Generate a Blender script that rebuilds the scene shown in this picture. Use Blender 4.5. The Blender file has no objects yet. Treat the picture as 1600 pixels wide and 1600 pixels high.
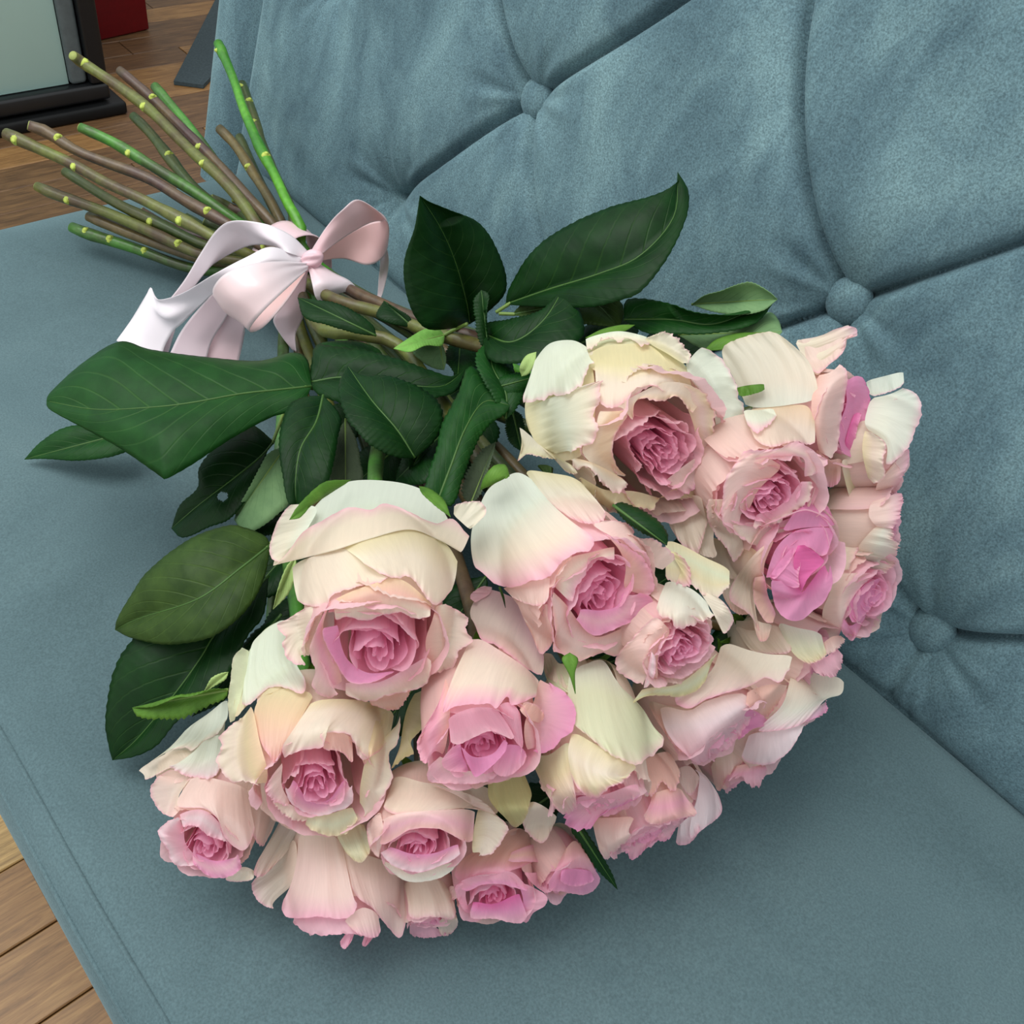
import bpy, bmesh, math, random
import numpy as np
from mathutils import Vector, Matrix

# ------------------------------------------------------------------ camera, world, lights
SC = bpy.context.scene
COL = SC.collection
SEAT = 0.45                      # seat height above the floor
CAMH = 0.53                      # camera height above the seat
F = 1504.0
_v1 = np.array([-2130.0, -1997.0, F]); _v2 = np.array([2140.0, -1150.0, F])
U = _v1 / np.linalg.norm(_v1)
V = _v2 - U * (_v2 @ U); V /= np.linalg.norm(V)
N = np.cross(U, V)               # straight down, in camera axes (x right, y down, z forward)
W2C = np.array([-U, V, -N])      # rows: world X, Y, Z written in camera axes
CAM = np.array([0.0, 0.0, SEAT + CAMH])
cam_data = bpy.data.cameras.new('camera')
cam_data.sensor_width = 36.0; cam_data.lens = F / 1600.0 * 36.0
cam_data.clip_start = 0.02; cam_data.clip_end = 60
cam = bpy.data.objects.new('camera', cam_data); COL.objects.link(cam)
RIGHT, DOWN, FWD = W2C[:, 0], W2C[:, 1], W2C[:, 2]
cam.matrix_world = Matrix([[RIGHT[i], -DOWN[i], -FWD[i], CAM[i]] for i in range(3)] + [[0, 0, 0, 1]])
SC.camera = cam

world = bpy.data.worlds.new('world'); SC.world = world; world.use_nodes = True
world.node_tree.nodes['Background'].inputs[0].default_value = (0.95, 0.98, 1.0, 1)
world.node_tree.nodes['Background'].inputs[1].default_value = 1.02

def area(name, loc, aim, size, power, col):
    d = bpy.data.lights.new(name, 'AREA'); d.shape = 'RECTANGLE'; d.size, d.size_y = size
    d.energy = power; d.color = col
    o = bpy.data.objects.new(name, d); COL.objects.link(o); o.location = loc
    o.rotation_euler = (Vector(aim) - Vector(loc)).to_track_quat('-Z', 'Y').to_euler()
area('ceiling_lamp', (-0.75, 0.05, 2.75), (-0.4, 0.3, 0.45), (1.3, 0.9), 23, (1.0, 0.98, 0.95))
area('ceiling_lamp', (-1.5, -0.8, 2.6), (-0.4, 0.4, 0.6), (1.7, 1.2), 27, (0.97, 0.99, 1.0))
SC.view_settings.view_transform = 'Standard'; SC.view_settings.look = 'None'
SC.view_settings.gamma = 1.0; SC.view_settings.use_curve_mapping = False
SC.view_settings.exposure = 0.0

# ------------------------------------------------------------------ helpers
def ray(px, py): return W2C @ np.array([px - 800.0, py - 800.0, F])
def at(px, py, z):                       # point above the seat by z metres
    r = ray(px, py); t = (z - CAMH) / r[2]; return CAM + r * t
def at_x(px, py, X):
    r = ray(px, py); return CAM + r * (X - CAM[0]) / r[0]
def s2l(r, g, b):
    f = lambda c: (c / 255 / 12.92) if c / 255 <= 0.04045 else ((c / 255 + 0.055) / 1.055) ** 2.4
    return np.array([f(r), f(g), f(b)])
def sm(a, b, x):
    t = np.clip((x - a) / (b - a), 0, 1); return t * t * (3 - 2 * t)
def noise1(x, rng, n=4, f0=1.0, gain=0.6):
    y = np.zeros_like(x, dtype=float); a = 1.0
    for i in range(n):
        y += a * np.sin(x * f0 * (1.0 + 0.9 * i) * rng.uniform(0.8, 1.25) + rng.uniform(0, 6.28)); a *= gain
    return y
def link(name, me, parent=None, mat=None):
    o = bpy.data.objects.new(name, me); COL.objects.link(o)
    if mat is not None: me.materials.append(mat)
    if parent is not None:
        o.parent = parent
        o.matrix_parent_inverse = parent.matrix_basis.inverted()
    return o
def empty(name, loc, label=None, cat=None, group=None):
    o = bpy.data.objects.new(name, None); COL.objects.link(o); o.location = loc
    o.empty_display_size = 0.02
    tag(o, label, cat, group); return o
def tag(o, label=None, cat=None, group=None, kind=None):
    if label: o['label'] = label
    if cat: o['category'] = cat
    if group: o['group'] = group
    if kind: o['kind'] = kind
    return o
def raw_mesh(name, verts, faces, smooth=True):
    me = bpy.data.meshes.new(name)
    me.from_pydata([tuple(v) for v in verts], [], [tuple(f) for f in faces])
    if smooth: me.polygons.foreach_set('use_smooth', [True] * len(me.polygons))
    me.update(); return me
def grid_mesh(name, P, col=None, uv=None, closed_u=False, drop=None):
    nu, nv = P.shape[:2]
    me = bpy.data.meshes.new(name)
    me.vertices.add(nu * nv); me.vertices.foreach_set('co', P.reshape(-1).astype(np.float32))
    iu = np.arange(nu if closed_u else nu - 1); jv = np.arange(nv - 1)
    I, J = np.meshgrid(iu, jv, indexing='ij'); I2 = (I + 1) % nu
    q = np.stack([I * nv + J, I2 * nv + J, I2 * nv + J + 1, I * nv + J + 1], -1).reshape(-1, 4)
    if drop is not None: q = q[~drop.reshape(-1)]
    nf = len(q)
    me.loops.add(nf * 4); me.loops.foreach_set('vertex_index', q.reshape(-1).astype(np.int32))
    me.polygons.add(nf)
    me.polygons.foreach_set('loop_start', np.arange(0, nf * 4, 4, dtype=np.int32))
    me.polygons.foreach_set('use_smooth', np.ones(nf, dtype=bool))
    me.update(calc_edges=True)
    if col is not None:
        a = me.color_attributes.new('Col', 'FLOAT_COLOR', 'POINT')
        c = np.ones((nu * nv, 4), dtype=np.float32); c[:, :3] = col.reshape(-1, 3)
        a.data.foreach_set('color', c.reshape(-1))
    if uv is not None:
        l = me.uv_layers.new(name='UVMap')
        l.data.foreach_set('uv', uv.reshape(-1, 2)[q.reshape(-1)].reshape(-1).astype(np.float32))
    return me
def resample(P, n, smooth=True):
    """P (k, d) polyline -> n points along a Catmull-Rom curve, even in arc length."""
    P = np.asarray(P, float)
    if len(P) > 2 and smooth:
        E = np.vstack([2 * P[0] - P[1], P, 2 * P[-1] - P[-2]]); out = []
        for i in range(len(P) - 1):
            p0, p1, p2, p3 = E[i:i + 4]
            t = np.linspace(0, 1, 14, endpoint=False)[:, None]
            out.append(0.5 * (2 * p1 + (p2 - p0) * t + (2 * p0 - 5 * p1 + 4 * p2 - p3) * t ** 2 + (3 * p1 - p0 - 3 * p2 + p3) * t ** 3))
        P = np.vstack(out + [P[-1:]])
    d = np.concatenate([[0], np.cumsum(np.linalg.norm(np.diff(P, axis=0), axis=1))])
    if d[-1] == 0: return np.repeat(P[:1], n, 0)
    s = np.linspace(0, d[-1], n)
    return np.stack([np.interp(s, d, P[:, k]) for k in range(P.shape[1])], -1)
def across(rows, n):
    """rows (k, nu, 3) -> (nu, n, 3): smooth interpolation across the rows."""
    rows = np.asarray(rows); k = len(rows)
    if k == 2:
        t = np.linspace(0, 1, n)[None, :, None]; return rows[0][:, None] * (1 - t) + rows[1][:, None] * t
    E = np.concatenate([(2 * rows[0] - rows[1])[None], rows, (2 * rows[-1] - rows[-2])[None]])
    s = np.linspace(0, k - 1, n); out = []
    for x in s:
        i = min(int(x), k - 2); t = x - i; p0, p1, p2, p3 = E[i:i + 4]
        out.append(0.5 * (2 * p1 + (p2 - p0) * t + (2 * p0 - 5 * p1 + 4 * p2 - p3) * t ** 2 + (3 * p1 - p0 - 3 * p2 + p3) * t ** 3))
    return np.stack(out, 1)
def tube(path, rad, n=10, cap=True):
    """path (k,3), rad (k,) -> verts, faces of a round tube."""
    path = np.asarray(path, float); k = len(path); rad = np.broadcast_to(np.asarray(rad, float), (k,))
    T = np.gradient(path, axis=0); T /= np.linalg.norm(T, axis=1)[:, None] + 1e-12
    a = np.array([0, 0, 1.0]) if abs(T[0][2]) < 0.9 else np.array([1.0, 0, 0])
    verts = []
    for i in range(k):
        a = a - T[i] * (a @ T[i]); a /= np.linalg.norm(a); b = np.cross(T[i], a)
        for j in range(n):
            w = 2 * math.pi * j / n
            verts.append(path[i] + rad[i] * (a * math.cos(w) + b * math.sin(w)))
    faces = [(i * n + j, i * n + (j + 1) % n, (i + 1) * n + (j + 1) % n, (i + 1) * n + j) for i in range(k - 1) for j in range(n)]
    if cap: faces += [tuple(range(n))[::-1], tuple(range((k - 1) * n, k * n))]
    return verts, faces
def box(x0, x1, y0, y1, z0, z1, bev=0.0, seg=2, name='box'):
    bm = bmesh.new(); bmesh.ops.create_cube(bm, size=1)
    for v in bm.verts:
        v.co = ((x0 + x1) / 2 + v.co.x * (x1 - x0), (y0 + y1) / 2 + v.co.y * (y1 - y0), (z0 + z1) / 2 + v.co.z * (z1 - z0))
    if bev: bmesh.ops.bevel(bm, geom=bm.edges[:], offset=bev, segments=seg, profile=0.5, affect='EDGES')
    me = bpy.data.meshes.new(name); bm.to_mesh(me); bm.free()
    if bev: me.polygons.foreach_set('use_smooth', [True] * len(me.polygons))
    return me

# ------------------------------------------------------------------ materials
def new_mat(name):
    m = bpy.data.materials.new(name); m.use_nodes = True
    nt = m.node_tree; return m, nt, nt.nodes['Principled BSDF']
def nd(nt, kind, **kw):
    n = nt.nodes.new(kind)
    for k, v in kw.items():
        if isinstance(k, str) and k.startswith('i_'): n.inputs[k[2:].replace('_', ' ')].default_value = v
        else: setattr(n, k, v)
    return n
def rgba(c): return (float(c[0]), float(c[1]), float(c[2]), 1.0)
def mixc(nt, fac, a, b, mode='MIX'):
    n = nt.nodes.new('ShaderNodeMix'); n.data_type = 'RGBA'; n.blend_type = mode
    for s, v in ((0, fac), (6, a), (7, b)):
        if hasattr(v, 'links') or isinstance(v, bpy.types.NodeSocket): nt.links.new(v, n.inputs[s])
        else: n.inputs[s].default_value = v if s == 0 else rgba(v)
    return n.outputs[2]
def ramp(nt, fac, stops):
    n = nt.nodes.new('ShaderNodeValToRGB'); nt.links.new(fac, n.inputs[0])
    while len(n.color_ramp.elements) < len(stops): n.color_ramp.elements.new(0.5)
    for e, (p, c) in zip(n.color_ramp.elements, stops):
        e.position = p; e.color = rgba(c) if not np.isscalar(c) else (c, c, c, 1)
    return n.outputs[0]
def noise_tex(nt, scale, detail=3, rough=0.5, stretch=None, coord='Object', dist=0.0):
    tc = nt.nodes.new('ShaderNodeTexCoord'); out = tc.outputs[coord]
    if stretch:
        mp = nt.nodes.new('ShaderNodeMapping'); mp.inputs['Scale'].default_value = stretch
        nt.links.new(out, mp.inputs[0]); out = mp.outputs[0]
    n = nd(nt, 'ShaderNodeTexNoise'); n.inputs['Scale'].default_value = scale; n.inputs['Detail'].default_value = detail
    n.inputs['Roughness'].default_value = rough; n.inputs['Distortion'].default_value = dist
    nt.links.new(out, n.inputs['Vector']); return n.outputs[0]
def bump(nt, b, h, strength, dist):
    n = nd(nt, 'ShaderNodeBump'); n.inputs['Strength'].default_value = strength; n.inputs['Distance'].default_value = dist
    nt.links.new(h, n.inputs['Height']); nt.links.new(n.outputs[0], b.inputs['Normal'])

def velvet(name, lo, mid, hi, stretch, scale, grain):
    m, nt, b = new_mat(name)
    n1 = noise_tex(nt, scale, 5, 0.6, stretch, dist=0.6)
    n2 = noise_tex(nt, 760, 2, 0.6)
    c = ramp(nt, n1, [(0.30, lo), (0.5, mid), (0.72, hi)])
    g = ramp(nt, n2, [(0.3, 1 - grain), (0.7, 1 + grain)])
    nt.links.new(mixc(nt, 1.0, c, g, 'MULTIPLY'), b.inputs['Base Color'])
    b.inputs['Roughness'].default_value = 0.85; b.inputs['Specular IOR Level'].default_value = 0.15
    b.inputs['Sheen Weight'].default_value = 0.30; b.inputs['Sheen Roughness'].default_value = 0.45
    b.inputs['Sheen Tint'].default_value = rgba(s2l(185, 215, 225))
    bump(nt, b, n2, 0.25, 0.0006)
    return m
M_BACK = velvet('velvet_back', s2l(70, 93, 102), s2l(92, 118, 125), s2l(114, 142, 146), (1.0, 1.0, 0.45), 17, 0.36)
M_SEAT = velvet('velvet_seat', s2l(77, 97, 101), s2l(84, 105, 109), s2l(91, 112, 115), (1, 1, 1), 6, 0.18)

def petal_mat():
    m, nt, b = new_mat('petal')
    at_ = nd(nt, 'ShaderNodeAttribute', attribute_name='Col')
    n1 = noise_tex(nt, 1.0, 4, 0.65, (34, 2.5, 1), 'UV')
    g = ramp(nt, n1, [(0.25, 0.95), (0.75, 1.03)])
    c = mixc(nt, 1.0, at_.outputs['Color'], g, 'MULTIPLY')
    nt.links.new(c, b.inputs['Base Color'])
    b.inputs['Roughness'].default_value = 0.52; b.inputs['Specular IOR Level'].default_value = 0.28
    b.inputs['Sheen Weight'].default_value = 0.08
    n2 = noise_tex(nt, 1.0, 3, 0.6, (26, 2.5, 1), 'UV')
    bump(nt, b, n2, 0.22, 0.0008)
    tr = nd(nt, 'ShaderNodeBsdfTranslucent'); nt.links.new(c, tr.inputs['Color'])
    mx = nd(nt, 'ShaderNodeMixShader'); mx.inputs[0].default_value = 0.48
    nt.links.new(b.outputs[0], mx.inputs[1]); nt.links.new(tr.outputs[0], mx.inputs[2])
    nt.links.new(mx.outputs[0], nt.nodes['Material Output'].inputs[0])
    return m
M_PETAL = petal_mat()

def leaf_mat(name, lo, hi, vein, rough=0.46, trans=0.0):
    m, nt, b = new_mat(name)
    uv = nd(nt, 'ShaderNodeUVMap'); sp = nd(nt, 'ShaderNodeSeparateXYZ'); nt.links.new(uv.outputs[0], sp.inputs[0])
    def math_(op, a, b_=None):
        n = nt.nodes.new('ShaderNodeMath'); n.operation = op
        for i, v in enumerate((a, b_)):
            if v is None: continue
            if isinstance(v, (int, float)): n.inputs[i].default_value = v
            else: nt.links.new(v, n.inputs[i])
        return n.outputs[0]
    c = math_('ABSOLUTE', math_('SUBTRACT', sp.outputs[0], 0.5))          # 0 at midrib, 0.5 at the edge
    w = math_('SUBTRACT', math_('MULTIPLY', sp.outputs[1], 9.0), math_('MULTIPLY', c, 6.5))
    fr = math_('ABSOLUTE', math_('SUBTRACT', math_('FRACT', w), 0.5))     # 0 on a side vein
    vn = math_('SUBTRACT', 1.0, math_('MINIMUM', math_('MULTIPLY', fr, 14.0), 1.0))
    fade = math_('SUBTRACT', 1.0, math_('MULTIPLY', c, 1.7))
    vn = math_('MULTIPLY', vn, fade)
    n1 = noise_tex(nt, 60, 4, 0.6)
    base = ramp(nt, n1, [(0.3, lo), (0.7, hi)])
    nt.links.new(mixc(nt, math_('MULTIPLY', vn, 0.17), base, vein), b.inputs['Base Color'])
    b.inputs['Roughness'].default_value = rough; b.inputs['Specular IOR Level'].default_value = 0.14
    h = math_('SUBTRACT', math_('MULTIPLY', noise_tex(nt, 300, 3, 0.6), 0.25), math_('MULTIPLY', vn, 0.8))
    bump(nt, b, h, 0.45, 0.0008)
    return m
LEAF = {
    'dark': leaf_mat('leaf_dark', s2l(8, 36, 9), s2l(15, 50, 14), s2l(70, 108, 44)),
    'mid': leaf_mat('leaf_mid', s2l(15, 52, 16), s2l(24, 68, 22), s2l(105, 145, 80)),
    'olive': leaf_mat('leaf_olive', s2l(34, 54, 20), s2l(54, 76, 30), s2l(105, 135, 62)),
    'under': leaf_mat('leaf_under', s2l(92, 124, 84), s2l(112, 144, 98), s2l(80, 112, 72), 0.6),
    'grey': leaf_mat('leaf_grey', s2l(62, 74, 56), s2l(78, 92, 68), s2l(110, 125, 95), 0.6),
    'light': leaf_mat('leaf_light', s2l(96, 148, 62), s2l(122, 172, 80), s2l(150, 190, 100), 0.5),
    'sepal': leaf_mat('leaf_sepal', s2l(62, 98, 32), s2l(90, 128, 48), s2l(130, 180, 70), 0.45),
    'paleSepal': leaf_mat('leaf_pale', s2l(140, 168, 96), s2l(168, 190, 122), s2l(110, 150, 70), 0.5),
}
def plain(name, col, rough=0.5, spec=0.4, metal=0.0, var=0.12, scale=80, stretch=None):
    m, nt, b = new_mat(name)
    n1 = noise_tex(nt, scale, 4, 0.6, stretch)
    col = np.array(col); nt.links.new(ramp(nt, n1, [(0.3, col * (1 - var)), (0.7, col * (1 + var))]), b.inputs['Base Color'])
    b.inputs['Roughness'].default_value = rough; b.inputs['Specular IOR Level'].default_value = spec; b.inputs['Metallic'].default_value = metal
    return m
M_RIB = plain('midrib', s2l(112, 138, 66), 0.5)
M_RIBD = plain('midrib_dark', s2l(58, 92, 34), 0.5)
def stem_mat(name, a, b_):
    m, nt, b = new_mat(name)
    n1 = noise_tex(nt, 14, 5, 0.65, (1, 1, 1)); n0 = noise_tex(nt, 160, 3, 0.6)
    cr_ = mixc(nt, 1.0, ramp(nt, n1, [(0.40, a), (0.60, b_)]), ramp(nt, n0, [(0.3, 0.72), (0.7, 1.12)]), 'MULTIPLY')
    nt.links.new(cr_, b.inputs['Base Color'])
    b.inputs['Roughness'].default_value = 0.38
    bump(nt, b, noise_tex(nt, 400, 3, 0.6), 0.3, 0.0005)
    return m
STEM = {
    'olive': stem_mat('stem_olive', s2l(82, 66, 42), s2l(104, 112, 48)),
    'purple': stem_mat('stem_purple', s2l(76, 54, 50), s2l(98, 80, 54)),
    'green': stem_mat('stem_green', s2l(62, 76, 38), s2l(76, 136, 48)),
    'bright': stem_mat('stem_bright', s2l(58, 122, 26), s2l(92, 160, 40)),
    'dark': stem_mat('stem_dark', s2l(60, 78, 34), s2l(84, 88, 44)),
    'brown': stem_mat('stem_brown', s2l(92, 78, 50), s2l(112, 96, 56)),
}
M_NODE = plain('stem_node', s2l(176, 190, 84), 0.6)
M_SCAR = plain('stem_scar', s2l(196, 186, 130), 0.7)
M_CUT = plain('stem_cut', s2l(150, 160, 90), 0.8)
def satin():
    m, nt, b = new_mat('satin')
    a = nd(nt, 'ShaderNodeAttribute', attribute_name='Col')
    nt.links.new(a.outputs['Color'], b.inputs['Base Color'])
    b.inputs['Roughness'].default_value = 0.30; b.inputs['Specular IOR Level'].default_value = 0.55
    b.inputs['Anisotropic'].default_value = 0.6
    b.inputs['Sheen Weight'].default_value = 0.15
    tr = nd(nt, 'ShaderNodeBsdfTranslucent'); nt.links.new(a.outputs['Color'], tr.inputs['Color'])
    mx = nd(nt, 'ShaderNodeMixShader'); mx.inputs[0].default_value = 0.22
    nt.links.new(b.outputs[0], mx.inputs[1]); nt.links.new(tr.outputs[0], mx.inputs[2])
    nt.links.new(mx.outputs[0], nt.nodes['Material Output'].inputs[0])
    return m
M_SATIN = satin()
def wood(name, a, b_, c):
    m, nt, b = new_mat(name)
    n1 = noise_tex(nt, 11, 6, 0.7, (9, 0.8, 1), 'Object', 1.2)
    n2 = noise_tex(nt, 60, 3, 0.6, (6, 0.5, 1), 'Object')
    col = ramp(nt, n1, [(0.28, a), (0.5, b_), (0.74, c)])
    nt.links.new(mixc(nt, 1.0, col, ramp(nt, n2, [(0.3, 0.8), (0.7, 1.1)]), 'MULTIPLY'), b.inputs['Base Color'])
    b.inputs['Roughness'].default_value = 0.45
    return m
WOOD = [wood('oak_honey', s2l(98, 68, 36), s2l(168, 128, 74), s2l(196, 158, 98)),
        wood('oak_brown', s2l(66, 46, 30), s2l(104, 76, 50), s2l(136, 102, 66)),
        wood('oak_mid', s2l(104, 74, 42), s2l(144, 106, 64), s2l(172, 134, 84)),
        wood('oak_pale', s2l(112, 84, 48), s2l(182, 148, 92), s2l(206, 172, 114))]
M_GROUT = plain('floor_joint', s2l(52, 38, 26), 0.9)

# ------------------------------------------------------------------ floor
floor = link('floor', box(-5.5, 2.0, -2.5, 4.0, -0.05, -0.006, name='floor'), mat=M_GROUT); tag(floor, kind='structure')
M_WALL = plain('wall_paint', s2l(176, 176, 170), 0.9, 0.2, var=0.03, scale=4)
tag(link('wall_back', box(-5.6, 2.0, 4.0, 4.1, -0.05, 2.9, name='wall_back'), mat=M_WALL), kind='structure')
tag(link('wall_left', box(-5.6, -5.5, -2.5, 4.0, -0.05, 2.9, name='wall_left'), mat=M_WALL), kind='structure')
rnd = random.Random(4)
PW = 0.076
protos = {}
i = 0
x = -3.2
while x < 0.1:
    y = -0.55 - rnd.random() * 0.45
    while y < 2.0:
        if not (x > -0.75 and y > 0.25) and not (x > -1.2 and y > 0.75):
            k = rnd.choice([0, 0, 3, 1, 2, 2] if x > -0.9 else [1, 1, 2, 1, 2, 0]); key = k  # far boards weighted to darker browns, standing in for the dimmer light there
            if key not in protos:
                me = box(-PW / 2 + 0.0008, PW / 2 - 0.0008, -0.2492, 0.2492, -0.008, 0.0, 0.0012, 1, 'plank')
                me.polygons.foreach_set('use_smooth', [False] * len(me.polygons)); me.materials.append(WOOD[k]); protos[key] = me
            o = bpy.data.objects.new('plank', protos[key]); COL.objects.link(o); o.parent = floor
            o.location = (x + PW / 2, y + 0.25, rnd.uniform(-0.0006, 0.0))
        y += 0.5
    x += PW

# ------------------------------------------------------------------ things on the floor behind the sofa
M_BLACK = plain('black_lacquer', s2l(20, 22, 24), 0.35, 0.5)
M_BLACKB = plain('black_base', s2l(10, 12, 13), 0.5, 0.3)
M_PALE = plain('pale_panel', s2l(198, 236, 228), 0.25, 0.5, var=0.04, scale=3)
M_GREYF = plain('grey_moulding', s2l(88, 98, 100), 0.4, 0.5)
XF = -1.975
def zy(px, py): p = at_x(px, py, XF); return p[1], p[2]
case = empty('display_cabinet', (XF - 0.2, 0.4, 0), 'black framed display cabinet with a pale glass front standing on the wooden floor', 'cabinet')
yc, _ = zy(187, 168)
yp, zp = zy(108, 118); yq, zq = zy(75, 0)
zb = zy(100, 150)[1]
link('base', box(XF - 0.42, XF + 0.03, -0.55, yc + 0.005, 0.0, zb - 0.02, 0.006, 2, 'base'), case, M_BLACKB)
link('carcass', box(XF - 0.40, XF - 0.015, -0.52, yc - 0.02, zb - 0.019, 1.5, 0.004, 2, 'carcass'), case, M_BLACK)
link('bottom_rail', box(XF - 0.014, XF + 0.016, -0.52, yc - 0.02, zb - 0.015, zp - 0.02, 0.006, 3, 'bottom_rail'), case, M_BLACK)
link('corner_post', box(XF - 0.014, XF + 0.016, yp + 0.035, yc - 0.02, zp - 0.019, 1.5, 0.006, 3, 'corner_post'), case, M_BLACK)
link('glazing_bead', box(XF - 0.014, XF + 0.004, yp, yp + 0.034, zp - 0.019, 1.5, 0.008, 3, 'glazing_bead'), case, M_GREYF)
link('glass_panel', box(XF - 0.014, XF - 0.006, -0.52, yp - 0.001, zp - 0.019, 1.5, 0.001, 1, 'glass_panel'), case, M_PALE)
def floor_pt(px, py): return at(px, py, -SEAT)
M_RED = plain('red_card', s2l(104, 4, 12), 0.45)
pr = floor_pt(234, 47); pl_ = floor_pt(150, 66)
dirv = (pr - pl_)[:2]; wr = np.linalg.norm(dirv); ang = math.atan2(dirv[1], dirv[0])
rb = link('box', box(0, wr, 0, 0.16, 0, 0.30, 0.004, 2, 'box'), None, M_RED)
rb.location = (pl_[0], pl_[1], 0.001); rb.rotation_euler = (0, 0, ang)
rb.name = 'red_box'; tag(rb, 'dark red box on the floor beside the black display cabinet', 'box')
M_MAT = plain('mat_grey', s2l(66, 78, 82), 0.85, 0.2, var=0.2, scale=200)
A = [floor_pt(*p) for p in ((272, 133), (318, 139), (420, 30), (342, -5))]
mv = [(a[0], a[1], 0.001) for a in A] + [(a[0], a[1], 0.009) for a in A]
mm = raw_mesh('door_mat', mv, [(3, 2, 1, 0), (4, 5, 6, 7), (0, 1, 5, 4), (1, 2, 6, 5), (2, 3, 7, 6), (3, 0, 4, 7)], False)
tag(link('door_mat', mm, None, M_MAT), 'dark grey mat on the wooden floor behind the sofa end', 'mat')

# ------------------------------------------------------------------ sofa
TILT = math.radians(15.5); Y0 = 0.497
WD = np.array([0, math.sin(TILT), math.cos(TILT)]); ND = np.array([0, -math.cos(TILT), math.sin(TILT)])
BO = np.array([0, Y0, SEAT])
def on_back(px, py, off):
    r = ray(px, py); P0 = BO + ND * off; t = ((P0 - CAM) @ ND) / (r @ ND); P = CAM + r * t
    return P[0], (P - P0) @ WD
sofa = empty('sofa', (-0.3, 0.3, 0), 'grey blue velvet sofa with a deep buttoned back, carrying the rose bouquet', 'sofa')
SX0, SX1 = -0.915, 0.62
# seat: a superelliptic cushion slab
def seat_mesh():
    xs = np.concatenate([SX0 + 0.06 * (1 - np.cos(np.linspace(0, math.pi / 2, 9))), np.linspace(SX0 + 0.06, SX1, 70)[1:]])
    sect = []                                  # (y, z) section from bottom front up over the top to the back
    r = 0.034
    sect += [(0.010, SEAT - 0.13), (0.004, SEAT - 0.10), (0.001, SEAT - 0.07)]
    for a in np.linspace(0, math.pi / 2, 10): sect.append((0.001 + r - r * math.cos(a), SEAT - r + r * math.sin(a)))
    for y in np.linspace(0.05, 0.486, 50): sect.append((y, SEAT + 0.002 * math.sin(min(1, (y - 0.03) / 0.45) * math.pi)))
    for a in np.linspace(0.2, math.pi / 2, 7): sect.append((0.486 + 0.012 * math.sin(a), SEAT - 0.012 + 0.012 * math.cos(a)))
    sect += [(0.4985, SEAT - 0.03), (0.499, SEAT - 0.06)]
    sect = np.array(sect); n = len(sect)
    P = np.zeros((len(xs), n, 3))
    for i, x in enumerate(xs):
        d = max(0.0, (SX0 + 0.06 - x) / 0.06)         # 0 inside .. 1 at the far end
        drop = 0.034 * (1 - math.sqrt(max(0, 1 - d * d)))
        P[i, :, 0] = x; P[i, :, 1] = sect[:, 0] + drop * 0.5 * (sect[:, 0] < 0.03); P[i, :, 2] = sect[:, 1] - drop
    # close the far end down to the base
    E = P[0].copy(); E[:, 2] = np.minimum(E[:, 2], SEAT - 0.13); E[:, 2] = SEAT - 0.13
    P = np.concatenate([E[None], P])
    return grid_mesh('seat', P[:, ::-1])
link('seat', seat_mesh(), sofa, M_SEAT)
yy = np.linspace(SX0 + 0.05, SX1, 60)
for nm, (y, z, r) in {'seam': (0.0205, SEAT - 0.0035, 0.0016), 'seam.b': (0.0065, SEAT - 0.016, 0.0013)}.items():
    v, f = tube(np.stack([yy, np.full(60, y) + 0.0006 * np.sin(yy * 31), np.full(60, z)], -1), r, 8)
    link('seam', raw_mesh('seam', v, f), sofa, M_SEAT)
link('base_rail', box(SX0 + 0.03, SX1, 0.03, 0.60, SEAT - 0.20, SEAT - 0.128, 0.01, 2, 'base_rail'), sofa, M_BACK)
M_LEG = plain('leg_black', s2l(22, 20, 19), 0.4)
for lx in (SX0 + 0.12, SX1 - 0.1):
    for ly in (0.10, 0.52):
        v, f = tube([(lx, ly, 0.0), (lx, ly, SEAT - 0.195)], [0.012, 0.02], 14)
        link('leg', raw_mesh('leg', v, f), sofa, M_LEG)

# backrest: diamond tufting
BOFF = -0.022
B = {'a': on_back(848, 156, BOFF), 'b': on_back(1334, 470, BOFF), 'c': on_back(1462, 981, BOFF), 'd': on_back(633, 308, BOFF)}
dx = (B['c'][0] - B['d'][0]) / 2
rows = {0: (B['d'][1] + B['c'][1]) / 2, 1: (B['a'][1] + B['b'][1]) / 2}
dh = rows[1] - rows[0]
btn = {(-2, 0): B['d'], (0, 0): ((B['d'][0] + B['c'][0]) / 2, rows[0]), (2, 0): B['c'], (-1, 1): B['a'], (1, 1): B['b']}
x00 = btn[(0, 0)][0]
for r_ in range(0, 4):
    for q_ in range(-5, 8):
        if (q_ + r_) % 2 == 0 and (q_, r_) not in btn:
            p = (x00 + q_ * dx / 2, rows[0] + (r_ * dh if r_ < 2 else dh + (r_ - 1) * 0.195))
            btn[(q_, r_)] = p
XL = -0.945                                     # seam between tufted front and the side border
btn = {k: p for k, p in btn.items() if p[0] > XL + 0.04 and p[0] < 0.5 and p[1] < 0.62}
segs = []
for (q_, r_), p in btn.items():
    for dq in (-1, 1):
        k = (q_ + dq, r_ + 1)
        if (q_, r_) == (-2, 0) and dq < 0: continue
        if k in btn:
            segs.append((p, btn[k], 0.55 if (r_ == 0 and dq < 0) else 1.0))
        elif r_ < 3:
            segs.append((p, (p[0] + dq * dx / 2, p[1] + dh), 1.0))
    if r_ == 0:                                  # pleats run from the lowest buttons down into the seat
        segs.append((p, (p[0] + 0.012, -0.06), 0.45))
        for dq in (-0.05, 0.045): segs.append((p, (p[0] + dq, -0.06), 0.22))
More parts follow.
